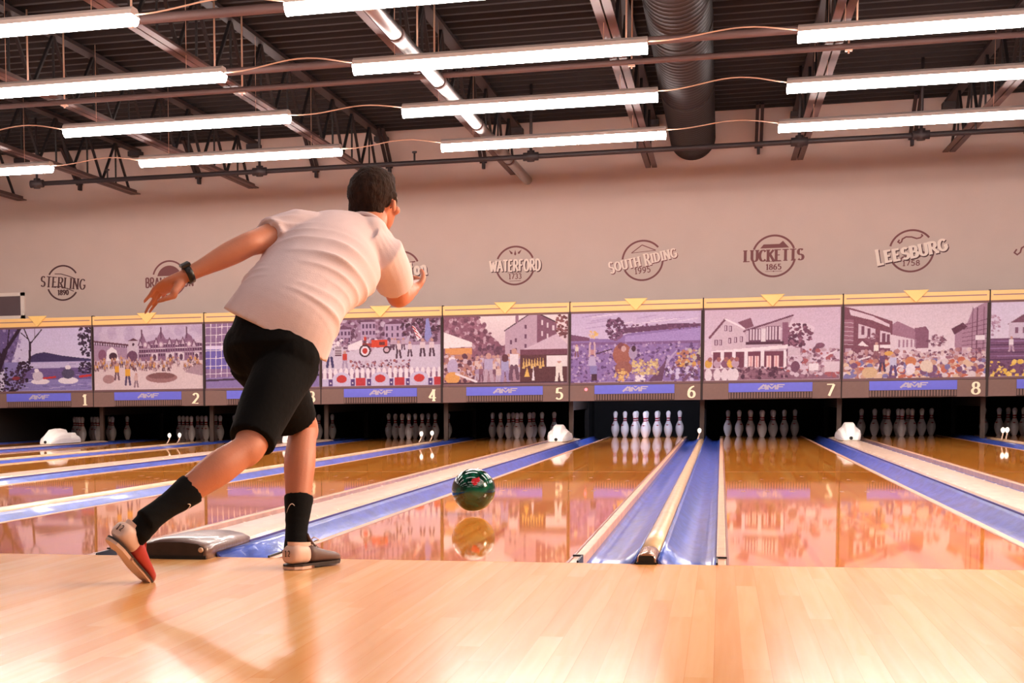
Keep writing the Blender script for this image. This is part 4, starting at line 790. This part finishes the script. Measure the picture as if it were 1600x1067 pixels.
# ================================================================= the ball
root = empty('bowling_ball', (-.945, 2.42, .122), label='glossy dark green swirled bowling ball just above the lane', cat='bowling ball')
bm = bmesh.new(); bmesh.ops.create_icosphere(bm, subdivisions=5, radius=.1085)
for f in bm.faces: f.smooth = True
me = bpy.data.meshes.new('ball_shell'); bm.to_mesh(me); bm.free()
M_ball = bpy.data.materials.new('green_swirl'); M_ball.use_nodes = True; nt = M_ball.node_tree; N = nt.nodes; b = N['Principled BSDF']
tc = N.new('ShaderNodeTexCoord'); ns = N.new('ShaderNodeTexNoise'); ns.inputs['Scale'].default_value = 9; ns.inputs['Distortion'].default_value = 1.6; ns.inputs['Detail'].default_value = 3; nt.links.new(tc.outputs['Object'], ns.inputs[0])
cr = N.new('ShaderNodeValToRGB'); e = cr.color_ramp.elements; e[0].position = .38; e[0].color = (*lin((2, 22, 16)), 1); e[1].position = .64; e[1].color = (*lin((12, 80, 60)), 1); nt.links.new(ns.outputs[0], cr.inputs[0])
# one red swirl patch
vm = N.new('ShaderNodeVectorMath'); vm.operation = 'DISTANCE'; nt.links.new(tc.outputs['Object'], vm.inputs[0]); vm.inputs[1].default_value = (.022, -.09, .045)
ns2 = N.new('ShaderNodeTexNoise'); ns2.inputs['Scale'].default_value = 22; nt.links.new(tc.outputs['Object'], ns2.inputs[0])
ad = N.new('ShaderNodeMath'); ad.operation = 'MULTIPLY_ADD'; nt.links.new(ns2.outputs[0], ad.inputs[0]); ad.inputs[1].default_value = .06; nt.links.new(vm.outputs['Value'], ad.inputs[2])
lt = N.new('ShaderNodeMath'); lt.operation = 'LESS_THAN'; nt.links.new(ad.outputs[0], lt.inputs[0]); lt.inputs[1].default_value = .053
mx = N.new('ShaderNodeMixRGB'); nt.links.new(lt.outputs[0], mx.inputs[0]); nt.links.new(cr.outputs[0], mx.inputs[1]); mx.inputs[2].default_value = (*lin((160, 40, 52)), 1); nt.links.new(mx.outputs[0], b.inputs['Base Color'])
b.inputs['Roughness'].default_value = .12; b.inputs['Coat Weight'].default_value = .45; b.inputs['Coat Roughness'].default_value = .02
me.materials.append(M_ball); o = bpy.data.objects.new('ball_shell', me); COL.objects.link(o); o.parent = root
for k in range(3):
    m = MB(); m.lathe([(0, .0125), (.0012, .0125), (.0013, .010)], 16); o = m.build('finger_hole', M_black, root)
    d = Vector(((k-1)*.028 if k < 2 else .02, .5, .9-.25*(k == 2))).normalized(); o.location = d*.1080; o.rotation_euler = d.to_track_quat('Z', 'Y').to_euler()

# ================================================================= the bowler
J = {
    'pelvis': (-1.205, -0.450, 0.774),
    'waist': (-1.170, -0.420, 0.866),
    'mid': (-1.133, -0.340, 0.960),
    'chest': (-1.080, -0.220, 1.049),
    'ubk': (-1.028, -0.130, 1.129),
    'neck0': (-0.967, -0.070, 1.172),
    'neck1': (-0.957, -0.030, 1.209),
    'headc': (-0.960, 0.000, 1.273),
    'headtop': (-0.955, 0.000, 1.394),
    'lhip': (-1.281, -0.420, 0.766),
    'rhip': (-1.149, -0.460, 0.736),
    'lknee': (-1.178, -0.160, 0.482),
    'lcalf': (-1.177, -0.240, 0.378),
    'lank': (-1.158, -0.360, 0.085),
    'lheel': (-1.163, -0.430, 0.007),
    'ltoe': (-1.092, -0.160, -0.000),
    'rknee': (-1.215, -0.740, 0.427),
    'rcalf': (-1.291, -0.800, 0.343),
    'rank': (-1.462, -0.970, 0.222),
    'rheel': (-1.555, -1.080, 0.161),
    'rtoe': (-1.542, -0.870, 0.007),
    'lsh': (-1.213, -0.200, 1.166),
    'lelb': (-1.317, -0.360, 1.112),
    'lfore': (-1.392, -0.400, 1.077),
    'lwri': (-1.504, -0.470, 1.007),
    'lpalm': (-1.570, -0.480, 0.974),
    'li0': (-1.607, -0.500, 0.967),
    'li1': (-1.625, -0.500, 0.944),
    'li2': (-1.647, -0.500, 0.921),
    'lm0': (-1.607, -0.480, 0.958),
    'lm1': (-1.621, -0.480, 0.928),
    'lm2': (-1.638, -0.480, 0.907),
    'lm3': (-1.652, -0.480, 0.883),
    'lr0': (-1.605, -0.460, 0.948),
    'lr1': (-1.617, -0.460, 0.920),
    'lr2': (-1.631, -0.460, 0.903),
    'lr3': (-1.643, -0.460, 0.886),
    'lp0': (-1.598, -0.440, 0.940),
    'lp1': (-1.611, -0.435, 0.926),
    'lp2': (-1.624, -0.440, 0.919),
    'lt0': (-1.518, -0.510, 0.972),
    'lt1': (-1.530, -0.530, 0.935),
    'lt2': (-1.552, -0.540, 0.927),
    'lt3': (-1.580, -0.540, 0.919),
    'rsh': (-0.884, -0.100, 1.078),
    'relb': (-0.878, 0.060, 0.949),
    'rwri': (-0.861, 0.260, 0.984),
    'rpalm': (-0.876, 0.330, 1.031),
    'shhemL': (-1.372, -0.420, 0.883),
    'shhemR': (-1.035, -0.450, 0.732),
}
J = {k: Vector(v) for k, v in J.items()}
PER = empty('person', (-1.2, -.6, 0), label='person in pale T-shirt and black shorts, seen from behind, bowling', cat='person')
ORG = Vector((-1.2, -.6, 0))
def loft(m, pts, rad, side=None, n=20, ends=True, mi=0):
    """closed tube through pts; rad = (a, b) per point, a along the side vector; rounded ends"""
    pts = [Vector(p) for p in pts]; rad = [(r, r) if not hasattr(r, '__len__') else r for r in rad]
    side = Vector(side) if side is not None else Vector((1, 0, 0)); R = []
    T = []
    for i in range(len(pts)):
        a = pts[max(i-1, 0)]; b_ = pts[min(i+1, len(pts)-1)]; T.append((b_-a).normalized())
    def ringat(p, t, a, b_):
        x = (side-t*side.dot(t)).normalized(); y = t.cross(x)
        return [p+x*a*math.cos(2*PI*k/n)+y*b_*math.sin(2*PI*k/n) for k in range(n)]
    if ends:
        for q in (80, 55, 30): c, s_ = math.cos(math.radians(q)), math.sin(math.radians(q)); R.append(ringat(pts[0]-T[0]*min(rad[0])*s_, T[0], rad[0][0]*c, rad[0][1]*c))
    for p, t, (a, b_) in zip(pts, T, rad): R.append(ringat(p, t, a, b_))
    if ends:
        for q in (30, 55, 80): c, s_ = math.cos(math.radians(q)), math.sin(math.radians(q)); R.append(ringat(pts[-1]+T[-1]*min(rad[-1])*s_, T[-1], rad[-1][0]*c, rad[-1][1]*c))
    m.rings(R, mi, True, True)
def ball_(m, c, r, sc=(1, 1, 1), rot=None, n=16):
    R = []
    for i in range(1, n):
        t = PI*i/n; R.append([Vector((math.sin(t)*math.cos(2*PI*k/n)*r*sc[0], math.sin(t)*math.sin(2*PI*k/n)*r*sc[1], math.cos(t)*r*sc[2])) for k in range(n)])
    if rot: R = [[rot @ p for p in q] for q in R]
    m.rings([[p+Vector(c) for p in q] for q in R], 0, True, True)
def spl(pts, k=5):      # Catmull-Rom through points and radii together
    P = [np.array([*p, *( (r, r) if not hasattr(r, '__len__') else r)], float) for p, r in pts]; out = []
    for i in range(len(P)-1):
        a, b_, c, d = P[max(i-1, 0)], P[i], P[i+1], P[min(i+2, len(P)-1)]
        for j in range(k):
            t = j/k; out.append(.5*((2*b_)+(-a+c)*t+(2*a-5*b_+4*c-d)*t*t+(-a+3*b_-3*c+d)*t**3))
    out.append(P[-1]); return [Vector(o[:3]) for o in out], [(o[3], o[4]) for o in out]
def fuse(m, name, mats, voxel, smooth=6, fac=.5, disp=None):
    """weld overlapping volumes into one continuous surface"""
    me = m.mesh(name+'_raw', mats); ob = bpy.data.objects.new('tmp_shape', me); COL.objects.link(ob)
    r = ob.modifiers.new('r', 'REMESH'); r.mode = 'VOXEL'; r.voxel_size = voxel; r.use_smooth_shade = True
    s_ = ob.modifiers.new('s', 'SMOOTH'); s_.iterations = smooth; s_.factor = fac
    dg = bpy.context.evaluated_depsgraph_get(); me2 = bpy.data.meshes.new_from_object(ob.evaluated_get(dg)); bpy.data.objects.remove(ob); bpy.data.meshes.remove(me)
    me2.name = name; nv = len(me2.vertices); co = np.empty(nv*3, np.float32); me2.vertices.foreach_get('co', co); co = co.reshape(-1, 3)
    if disp is not None:
        no = np.empty(nv*3, np.float32); me2.vertices.foreach_get('normal', no); co = co+no.reshape(-1, 3)*disp(co)[:, None]
    co = co-np.array(ORG, np.float32); me2.vertices.foreach_set('co', co.astype(np.float32).reshape(-1))
    me2.polygons.foreach_set('use_smooth', [True]*len(me2.polygons)); me2.update(); me2.materials.clear(); me2.materials.append(mats)
    o = bpy.data.objects.new(name, me2); COL.objects.link(o); o.parent = PER; return o
M_skin = mat('skin', (188, 118, 90), .5, sss=.15, var=.07, vscale=14, bump=.08, bscale=180)
M_shirt = mat('tshirt_cotton', (210, 188, 192), .9, bump=.12, bscale=260, var=.02, vscale=30)
M_short = mat('shorts_black', (5, 4, 5), .9, spec=.15, bump=.2, bscale=60)
M_sock = mat('sock_black', (7, 6, 7), .9, spec=.2, bump=.25, bscale=300)
M_hair = mat('hair_brown', (36, 19, 12), .8, spec=.2, bump=.5, bscale=150, var=.4, vscale=60, stretch=(1, 1, .35))
M_watch = mat('watch_black', (14, 12, 14), .35)
M_shoeL = mat('shoe_light', (214, 178, 164), .5, bump=.06, bscale=80); M_shoeD = mat('shoe_grey', (92, 66, 62), .5); M_shoeR = mat('shoe_red', (172, 44, 40), .45)
M_sole = mat('sole_pale', (206, 172, 156), .6); M_soled = mat('sole_dark', (38, 24, 24), .6); M_lace = mat('lace', (236, 216, 204), .7); M_shoenum = mat('shoe_number', (74, 50, 50), .6)
SH = (J['rsh']-J['lsh']).normalized()                   # shoulder line
HP = (J['shhemR']-J['shhemL']).normalized()             # hem line
HP2 = (J['rhip']-J['lhip']).normalized()
# ---- the naked body, one surface
m = MB()
P, R_ = spl([(J['pelvis']+Vector((0, 0, -.02)), (.15, .115)), (J['waist'], (.145, .10)), (J['mid'], (.15, .105)), (J['chest'], (.160, .108)), (J['ubk'], (.125, .082)), (J['neck0'], (.055, .052))])
loft(m, P, R_, (HP+SH*1.2).normalized())
P, R_ = spl([(J['ubk'], .07), (J['neck0'], .056), (J['neck1']+Vector((0, 0, -.01)), .055), (J['headc']+Vector((0, .0, -.05)), .055)]); loft(m, P, R_)
HR = Matrix.Rotation(math.radians(-18), 3, 'Z') @ Matrix.Rotation(math.radians(8), 3, 'X') @ Matrix.Rotation(math.radians(6), 3, 'Y')   # head turned a little right
hc = J['headc']+Vector((0, .02, .01))
def H(x, y, z): return hc+HR @ (Vector((x, y, z))*1.10)
ball_(m, H(0, -.005, .015), .087, (.87, 1.08, 1.0), HR); ball_(m, H(0, .045, -.045), .058, (.98, .85, 1.15), HR)       # skull, jaw
ball_(m, H(0, .078, -.085), .022, (1.2, .8, .8), HR); loft(m, [H(0, .088, .012), H(0, .101, -.018), H(0, .108, -.034)], [.008, .010, .013], HR @ Vector((1, 0, 0)), 10)
for s in (-1, 1):
    ball_(m, H(s*.079, -.003, -.012), .018, (.42, .75, 1.35), HR, 12); ball_(m, H(s*.030, .082, .008), .014, (1, .6, .7), HR, 10); ball_(m, H(s*.05, .055, -.03), .022, (1, .8, .8), HR, 10)
ball_(m, H(0, .097, -.058), .014, (1.7, .6, .45), HR, 10)
for s in 'lr':
    hip, kn, an = J[s+'hip'], J[s+'knee'], J[s+'ank']; d = (an-kn).normalized(); back = Vector((0, -1, 0)); back = (back-d*back.dot(d)).normalized()
    P, R_ = spl([(hip, .088), (hip.lerp(kn, .35), .083), (hip.lerp(kn, .75), .062), (kn, .054), (kn.lerp(an, .12)+back*.008, .051), (kn.lerp(an, .32)+back*.016, .056), (kn.lerp(an, .55)+back*.010, .047), (kn.lerp(an, .8), .035), (an, .034)])
    loft(m, P, R_, HP2)
    toe = J[s+'toe']+Vector((0, 0, .03)); heel = J[s+'heel']+Vector((0, 0, .04)) if s == 'l' else J['rheel']
    loft(m, [an, an.lerp(J[s+'heel'].lerp(toe, .4), .4)], [.03, .02], SH, 12)
# arms
def arm(sh, el, fo, wr, k=1.0):
    P, R_ = spl([(sh, .060), (sh.lerp(el, .4), .052), (sh.lerp(el, .8), .044), (el, .042), (el.lerp(wr, .22), .043), (fo, .039), (el.lerp(wr, .75), .030), (wr, .025)]); loft(m, P, R_)
arm(J['lsh'], J['lelb'], J['lelb'].lerp(J['lwri'], .45), J['lwri']); arm(J['rsh'], J['relb'], J['relb'].lerp(J['rwri'], .45), J['rwri'])
# left hand: palm, four fingers, thumb
pd = (J['lm0']-J['lwri']).normalized()
loft(m, [J['lwri'], J['lwri'].lerp(J['lpalm'], .5), J['lpalm'], J['lpalm'].lerp(J['lm0'], .6)+Vector((0, 0, -.0))], [(.025, .022), (.034, .020), (.040, .018), (.036, .015)], (J['li0']-J['lp0']).normalized(), 16)
loft(m, [J['lwri'].lerp(J['lpalm'], .4)+Vector((.01, -.01, -.012)), J['lt1']+Vector((.0, 0, .012))], [.018, .014], None, 12)
for ks, r0 in ((('li0', 'li1', 'li2'), .0095), (('lm0', 'lm1', 'lm2', 'lm3'), .0095), (('lr0', 'lr1', 'lr2', 'lr3'), .009), (('lp0', 'lp1', 'lp2'), .008), (('lt1', 'lt2', 'lt3'), .0105)):
    pts = [J[k] for k in ks]; 
    if ks[0] != 'lt1': pts = [J['lpalm'].lerp(pts[0], .4)]+pts
    P, R_ = spl([(p, r0*(1.15 if i == 0 else 1-.1*i)) for i, p in enumerate(pts)], 4); loft(m, P, R_, None, 12)
# right hand held up in front, fingers curled
w0 = J['rwri']; hd = Vector((-.12, .8, .24)).normalized(); sd = hd.cross(Vector((1, 0, .2))).normalized(); acr = hd.cross(sd).normalized()
loft(m, [w0, w0+hd*.04, w0+hd*.085], [(.024, .022), (.038, .019), (.040, .016)], acr, 16)
for i in range(4):
    b0 = w0+hd*.085+acr*(.030-.020*i); ln = (.036, .042, .038, .030)[i]; cur = Vector((-.6, .1, .3)).normalized()
    p1 = b0+hd*ln; p2 = p1+(hd*.4+cur*.9).normalized()*ln*.7; p3 = p2+(cur-hd*.5).normalized()*ln*.55
    P, R_ = spl([(b0-hd*.02, .0095), (b0, .0095), (p1, .009), (p2, .0085), (p3, .0075)], 3); loft(m, P, R_, None, 12)
t0 = w0+hd*.03-acr*.0+Vector((.03, 0, .015)); P, R_ = spl([(w0+hd*.02, .014), (t0, .012), (t0+hd*.03+Vector((.008, 0, .02)), .0105), (t0+hd*.055+Vector((.0, 0, .035)), .009)], 3); loft(m, P, R_, None, 12)
body = fuse(m, 'body', M_skin, .0052, 4, .5)
# eyes and brows
for s in (-1, 1):
    m = MB(); ball_(m, H(s*.030, .089, .006)-ORG, .0095, (1.2, .6, .7), HR, 10); m.build('eye', M_white, PER); m = MB(); loft(m, [H(s*.042, .074, .024)-ORG, H(s*.030, .080, .027)-ORG, H(s*.016, .083, .023)-ORG], [.0035, .005, .0035], None, 8); m.build('eyebrow', M_hair, PER)
m = MB(); loft(m, [H(-.022, .099, -.058)-ORG, H(0, .107, -.058)-ORG, H(.022, .099, -.058)-ORG], [.002, .0045, .002], None, 8); m.build('mouth', mat('lips', (176, 92, 84), .5), PER)
# ---- hair: short, thicker on top
def hairdisp(co):
    return np.array([.0035*mnoise.noise(Vector(c)*60)+.0025*mnoise.noise(Vector(c)*150) for c in co.tolist()])
m = MB(); ball_(m, H(0, -.012, .030), .092, (.90, 1.06, 1.0), HR, 20); ball_(m, H(0, -.045, -.018), .068, (1.02, .72, 1.0), HR, 16); ball_(m, H(0, .02, .062), .066, (1.02, 1.1, .72), HR, 16); loft(m, [H(0, -.055, -.045), H(0, -.048, -.098)], [(.060, .036), (.050, .028)], HR @ Vector((1, 0, 0)))
for s in (-1, 1): loft(m, [H(s*.066, .018, .02), H(s*.068, .022, -.012)], [.014, .008], None, 10)
hair = fuse(m, 'hair', M_hair, .006, 3, .5, hairdisp)
# ---- T-shirt with sleeves
hemc = (J['shhemL']+J['shhemR'])/2
def shirtdisp(co):
    a = np.array(J['waist']); out = np.empty(len(co)); hx = np.array(HP); up = np.array((J['ubk']-J['waist']).normalized()); yv = np.cross(up, hx)
    d = co-a; s_ = d@hx; t = d@up
    # pull folds: arcs that fan from the right hip towards the left armpit
    ph = (t*1.0-.42*s_+.55*s_*s_)*2*PI/.050+3.0*np.sin(s_*9+1.2*np.sin(t*14))
    w_ = np.clip((t+.02)/.06, 0, 1)*np.clip((.36-t)/.12, 0, 1)
    n_ = np.array([mnoise.noise(Vector((q[0]*7, q[1]*5, q[2]*7))) for q in co.tolist()])
    out = .0085*w_*np.clip(.55+n_*1.3, 0, 1.4)*(1-np.abs(np.sin(ph/2)))**1.2*1.6
    return out+.004*n_
m = MB()
P, R_ = spl([(hemc+Vector((-.001, 0, -.008)), (.198, .132)), (J['waist']+Vector((.006, 0, .012)), (.183, .125)), (J['mid']+Vector((-.0, 0, 0)), (.180, .128)), (J['chest']+Vector((-.0, 0, 0)), (.194, .132)), (J['ubk']+Vector((-.004, -.005, -.018)), (.172, .116)), (J['neck0']+Vector((.0, -.006, -.018)), (.100, .082))], 6)
loft(m, P, R_, (HP+SH*1.0).normalized(), 32, ends=False)
loft(m, [J['lsh'].lerp(J['ubk'], .45)+Vector((0, 0, .004)), J['lsh']+Vector((.02, 0, .0)), J['lsh'].lerp(J['lelb'], .30), J['lsh'].lerp(J['lelb'], .48)], [.082, .078, .068, .070], SH, 20, ends=False)
loft(m, [J['rsh'].lerp(J['ubk'], .45)+Vector((0, 0, .01)), J['rsh']+Vector((-.012, 0, .0)), J['rsh'].lerp(J['relb'], .35), J['rsh'].lerp(J['relb'], .70)], [.085, .080, .070, .070], SH, 20, ends=False)
ball_(m, J['neck0'].lerp(J['lsh'], .62)+Vector((0, -.0, -.008)), .072, (1.4, 1, .85)); ball_(m, J['neck0'].lerp(J['rsh'], .25)+Vector((.0, -.02, .006)), .066); ball_(m, J['neck0']+Vector((-.045, -.03, -.012)), .070); ball_(m, J['neck0'].lerp(J['rsh'], .5)+Vector((0, -.0, -.004)), .066, (1, 1, 1))
shirt = fuse(m, 't_shirt', M_shirt, .0062, 4, .5, shirtdisp)
m = MB(); nc = J['neck0'].lerp(J['neck1'], .12); nd = (J['neck1']-J['neck0']).normalized(); x_ = (SH-nd*SH.dot(nd)).normalized(); y_ = nd.cross(x_)
m.tube([nc+x_*.073*math.cos(2*PI*k/24)+y_*.068*math.sin(2*PI*k/24)-ORG for k in range(25)], .0075, 8); m.build('collar', M_shirt, shirt)
# ---- shorts
m = MB()
loft(m, [J['waist']+Vector((.01, 0, -.03)), J['waist'].lerp(J['pelvis'], .6), J['pelvis']+Vector((0, 0, -.01)), J['pelvis']+Vector((.02, 0, -.09))], [(.160, .100), (.170, .120), (.168, .135), (.11, .10)], HP, 28)
ball_(m, J['lhip']+Vector((-.0, -.02, -.008)), .102); ball_(m, J['rhip']+Vector((.006, -.02, -.012)), .100)
P, R_ = spl([(J['rhip']+Vector((0, 0, -.03)), .104), (J['rhip'].lerp(J['rknee'], .45), .094), (J['rhip'].lerp(J['rknee'], .93), .078)], 5); loft(m, P, R_, HP2, 24, ends=False)
P, R_ = spl([(J['lhip']+Vector((0, 0, -.03)), .104), (J['lhip'].lerp(J['lknee'], .45), .100), (J['lhip'].lerp(J['lknee'], .90)+Vector((-.028, 0, .0)), .092)], 5); loft(m, P, R_, HP2, 24, ends=False)
def shortdisp(co): return np.array([.006*mnoise.noise(Vector((c[0]*9, c[1]*9, c[2]*5))) for c in co.tolist()])
shorts = fuse(m, 'shorts', M_short, .007, 3, .5, shortdisp)
# ---- socks
for s in 'lr':
    kn, an = J[s+'knee'], J[s+'ank']; t0 = kn.lerp(an, .60 if s == 'l' else .60); toe = J[s+'toe']
    m = MB(); P, R_ = spl([(t0, .0525), (kn.lerp(an, .66), .050), (kn.lerp(an, .85), .040), (an, .040), (an+(an-kn).normalized()*.035, .042)], 5); loft(m, P, R_, SH, 20, ends=False); hl_ = J[s+'heel']; loft(m, [an, an.lerp(hl_.lerp(toe, .3), .45), hl_.lerp(toe, .5)+Vector((0, 0, .03))], [.040, .040, .026], SH, 16)
    m2 = MB(); c_ = t0; 
    so = fuse(m, 'sock', M_sock, .0055, 3, .5, lambda co: np.array([.0015*mnoise.noise(Vector((c[0]*20, c[1]*20, c[2]*70))) for c in co.tolist()]))
    dn = (an-kn).normalized(); vw = Vector((.25, -1, 0)) if s == 'l' else Vector((.55, -1, -.4)); vw = (vw-dn*vw.dot(dn)).normalized(); sw = dn.cross(vw)
    c0 = t0+dn*.055
    def onsock(a, l, r=.0485): return c0+(vw*math.cos(a)+sw*math.sin(a))*r+dn*l-ORG
    m = MB(); k_ = 1 if s == 'l' else -1
    pts = [onsock(k_*(.25+.65*t), -.008+.018*(t-.35)**2*4, .049) for t in [i/8 for i in range(9)]]
    m.tube(pts, [.0004, .0014, .0018, .0018, .0015, .0012, .0009, .0006, .0003], 6); m.build('sock_mark', M_lace, so)
# ---- shoes, modelled in their own frame (x forward, z up) and set on the feet
def shoe(fr, name, vampmat, side):
    def T(p): return fr @ Vector(p)
    rt = bpy.data.objects.new('shoe', None); COL.objects.link(rt); rt.parent = PER; rt.empty_display_size = .02
    L_ = .285
    def sec(x, wdt, h0, h1, sh=0):      # superellipse half section
        out = []
        for k in range(20):
            a = 2*PI*k/20; c, s_ = math.cos(a), math.sin(a); out.append((x, sh+wdt*math.copysign(abs(c)**.75, c), (h0+h1)/2+(h1-h0)/2*math.copysign(abs(s_)**.8, s_)))
        return [T(p)-ORG for p in out]
    X = [(0.0, .020, .028, .055), (.006, .030, .02, .078), (.03, .037, .016, .088), (.06, .039, .016, .084), (.085, .039, .016, .082)]
    m = MB(); m.rings([sec(*q) for q in X], 0, True, True); m.build('heel_counter', M_shoeL, rt)
    X = [(.082, .040, .016, .083), (.11, .0415, .015, .079), (.14, .043, .014, .070), (.175, .046, .013, .060), (.21, .048, .012, .052), (.245, .044, .012, .046), (.27, .032, .013, .038), (.283, .014, .015, .026)]
    m = MB(); m.rings([sec(*q) for q in X], 0, True, True); m.build('vamp', vampmat, rt)
    m = MB(); m.rings([[T((x+.004*math.cos(2*PI*k/14), .024*math.sin(2*PI*k/14)*w, z+.006*math.cos(2*PI*k/14)))-ORG for k in range(14)] for x, z, w in ((.16, .062, .8), (.125, .078, 1), (.10, .098, 1.05), (.088, .116, 1))], 0, True, True); m.build('tongue', vampmat, rt)
    def outline(g=0): return [(-.002-g, 0), (.005-g, .024), (.03, .038+g), (.08, .039+g), (.13, .038+g), (.18, .046+g), (.22, .048+g), (.255, .040+g), (.278+g, .024), (.287+g, 0)]
    def slab(z0, z1, x0, x1, mm, nm, g=0):
        o_ = [(max(x0, min(x1, x)), y) for x, y in outline(g)]; pl = o_+[(x, -y) for x, y in o_[-2:0:-1]]
        m = MB(); n = len(pl); m.add([T((x, y, z0))-ORG for x, y in pl]+[T((x, y, z1))-ORG for x, y in pl], [tuple(range(n)), tuple(range(2*n-1, n-1, -1))]+[(i, (i+1) % n, (i+1) % n+n, i+n) for i in range(n)]); return m.build(nm, mm, rt)
    slab(.010, .017, -.01, .29, M_soled, 'welt', .002); slab(.000, .0105, -.01, .085, M_sole, 'heel_block', .0015); slab(.004, .0105, .085, .29, M_soled if side == 'l' else M_sole, 'sole')
    m = MB(); m.rings([[T((.01+.055*(1+math.cos(2*PI*k/18))+.0, .030*math.sin(2*PI*k/18), z-.06*(.055*(1+math.cos(2*PI*k/18)))))-ORG for k in range(18)] for z in (.080, .0945)], 0, True, False); m.build('ankle_rim', M_shoeL, rt)
    for k in range(4):
        x = .115+.022*k; z = .083-.0055*k-.0016*k*k; m = MB(); m.tube([T((x, -.022, z-.008))-ORG, T((x+.004, 0, z+.002))-ORG, T((x, .022, z-.008))-ORG], .0028, 6); m.build('lace', M_lace, rt)
    if side == 'l':
        m = MB()
        for q in (-1, 1): m.tube([T((.115, 0, .086))-ORG, T((.125, q*.02, .104))-ORG, T((.14, q*.032, .095))-ORG, T((.132, q*.014, .088))-ORG], .0026, 6)
        m.build('lace_bow', M_lace, rt)
    # size digits on the heel
    m = MB(); 
    def NT(q, a0):
        def f(p):
            a = a0+(p[0]-.3)*.42; return a, .045+p[1]*.020
        return f
    for ch, a0 in (('1', -.28), ('2', .12)):
        for st in GL[ch][1]:
            pts = []
            for p in st:
                a, z = NT(None, a0)(p); pts.append(T((.010-.012*math.cos(a*1.0)+.0, -math.sin(a)*.031, z))-ORG if True else None)
            m.tube(pts, .0016, 6)
    m.build('size_number', M_shoenum, rt)
    return rt
def frame(heel, toe, upv):
    x = (toe-heel).normalized(); up = Vector(upv); y = up.cross(x).normalized(); z = x.cross(y)
    return Matrix(((x.x, y.x, z.x, heel.x), (x.y, y.y, z.y, heel.y), (x.z, y.z, z.z, heel.z), (0, 0, 0, 1)))
hl = Vector((-1.168, -.425, .002)); tl = hl+Vector((.105, .265, 0))
shoe(frame(hl, tl, (0, 0, 1)), 'left', M_shoeD, 'l')
hr = J['rheel']+Vector((-.012, .0, -.012)); tr_ = J['rtoe'].copy()
shoe(frame(hr, tr_, (J['rknee']-J['rank'])+Vector((0, 0, .15))), 'right', M_shoeR, 'r')
# ---- watch on the left wrist
wd = (J['lwri']-J['lelb']).normalized(); wc = J['lelb'].lerp(J['lwri'], .97); xx = Vector((0, 0, 1)); xx = (xx-wd*xx.dot(wd)).normalized(); yy_ = wd.cross(xx)
wt = bpy.data.objects.new('wristwatch', None); COL.objects.link(wt); wt.parent = PER; wt.empty_display_size = .02
m = MB(); m.rings([[wc+(xx*math.cos(2*PI*k/24)*(r+.001)+yy_*math.sin(2*PI*k/24)*r)+wd*l-ORG for k in range(24)] for l, r in ((-.012, .0285), (-.010, .0325), (.010, .0325), (.012, .0285))], 0, True, False); m.build('strap', M_watch, wt)
fc = wc+(xx*.85-yy_*.25).normalized()*.033; fz = (fc-wc).normalized(); fy = wd.cross(fz).normalized()
m = MB(); m.rings([[fc+(wd*math.cos(2*PI*k/4+PI/4)*q*1.35+fy*math.sin(2*PI*k/4+PI/4)*q*1.2)+fz*h-ORG for k in range(4)] for q, h in ((.017, -.004), (.018, .005), (.0165, .008))], 0, False, True); m.build('watch_case', M_watch, wt, bevel=.002)
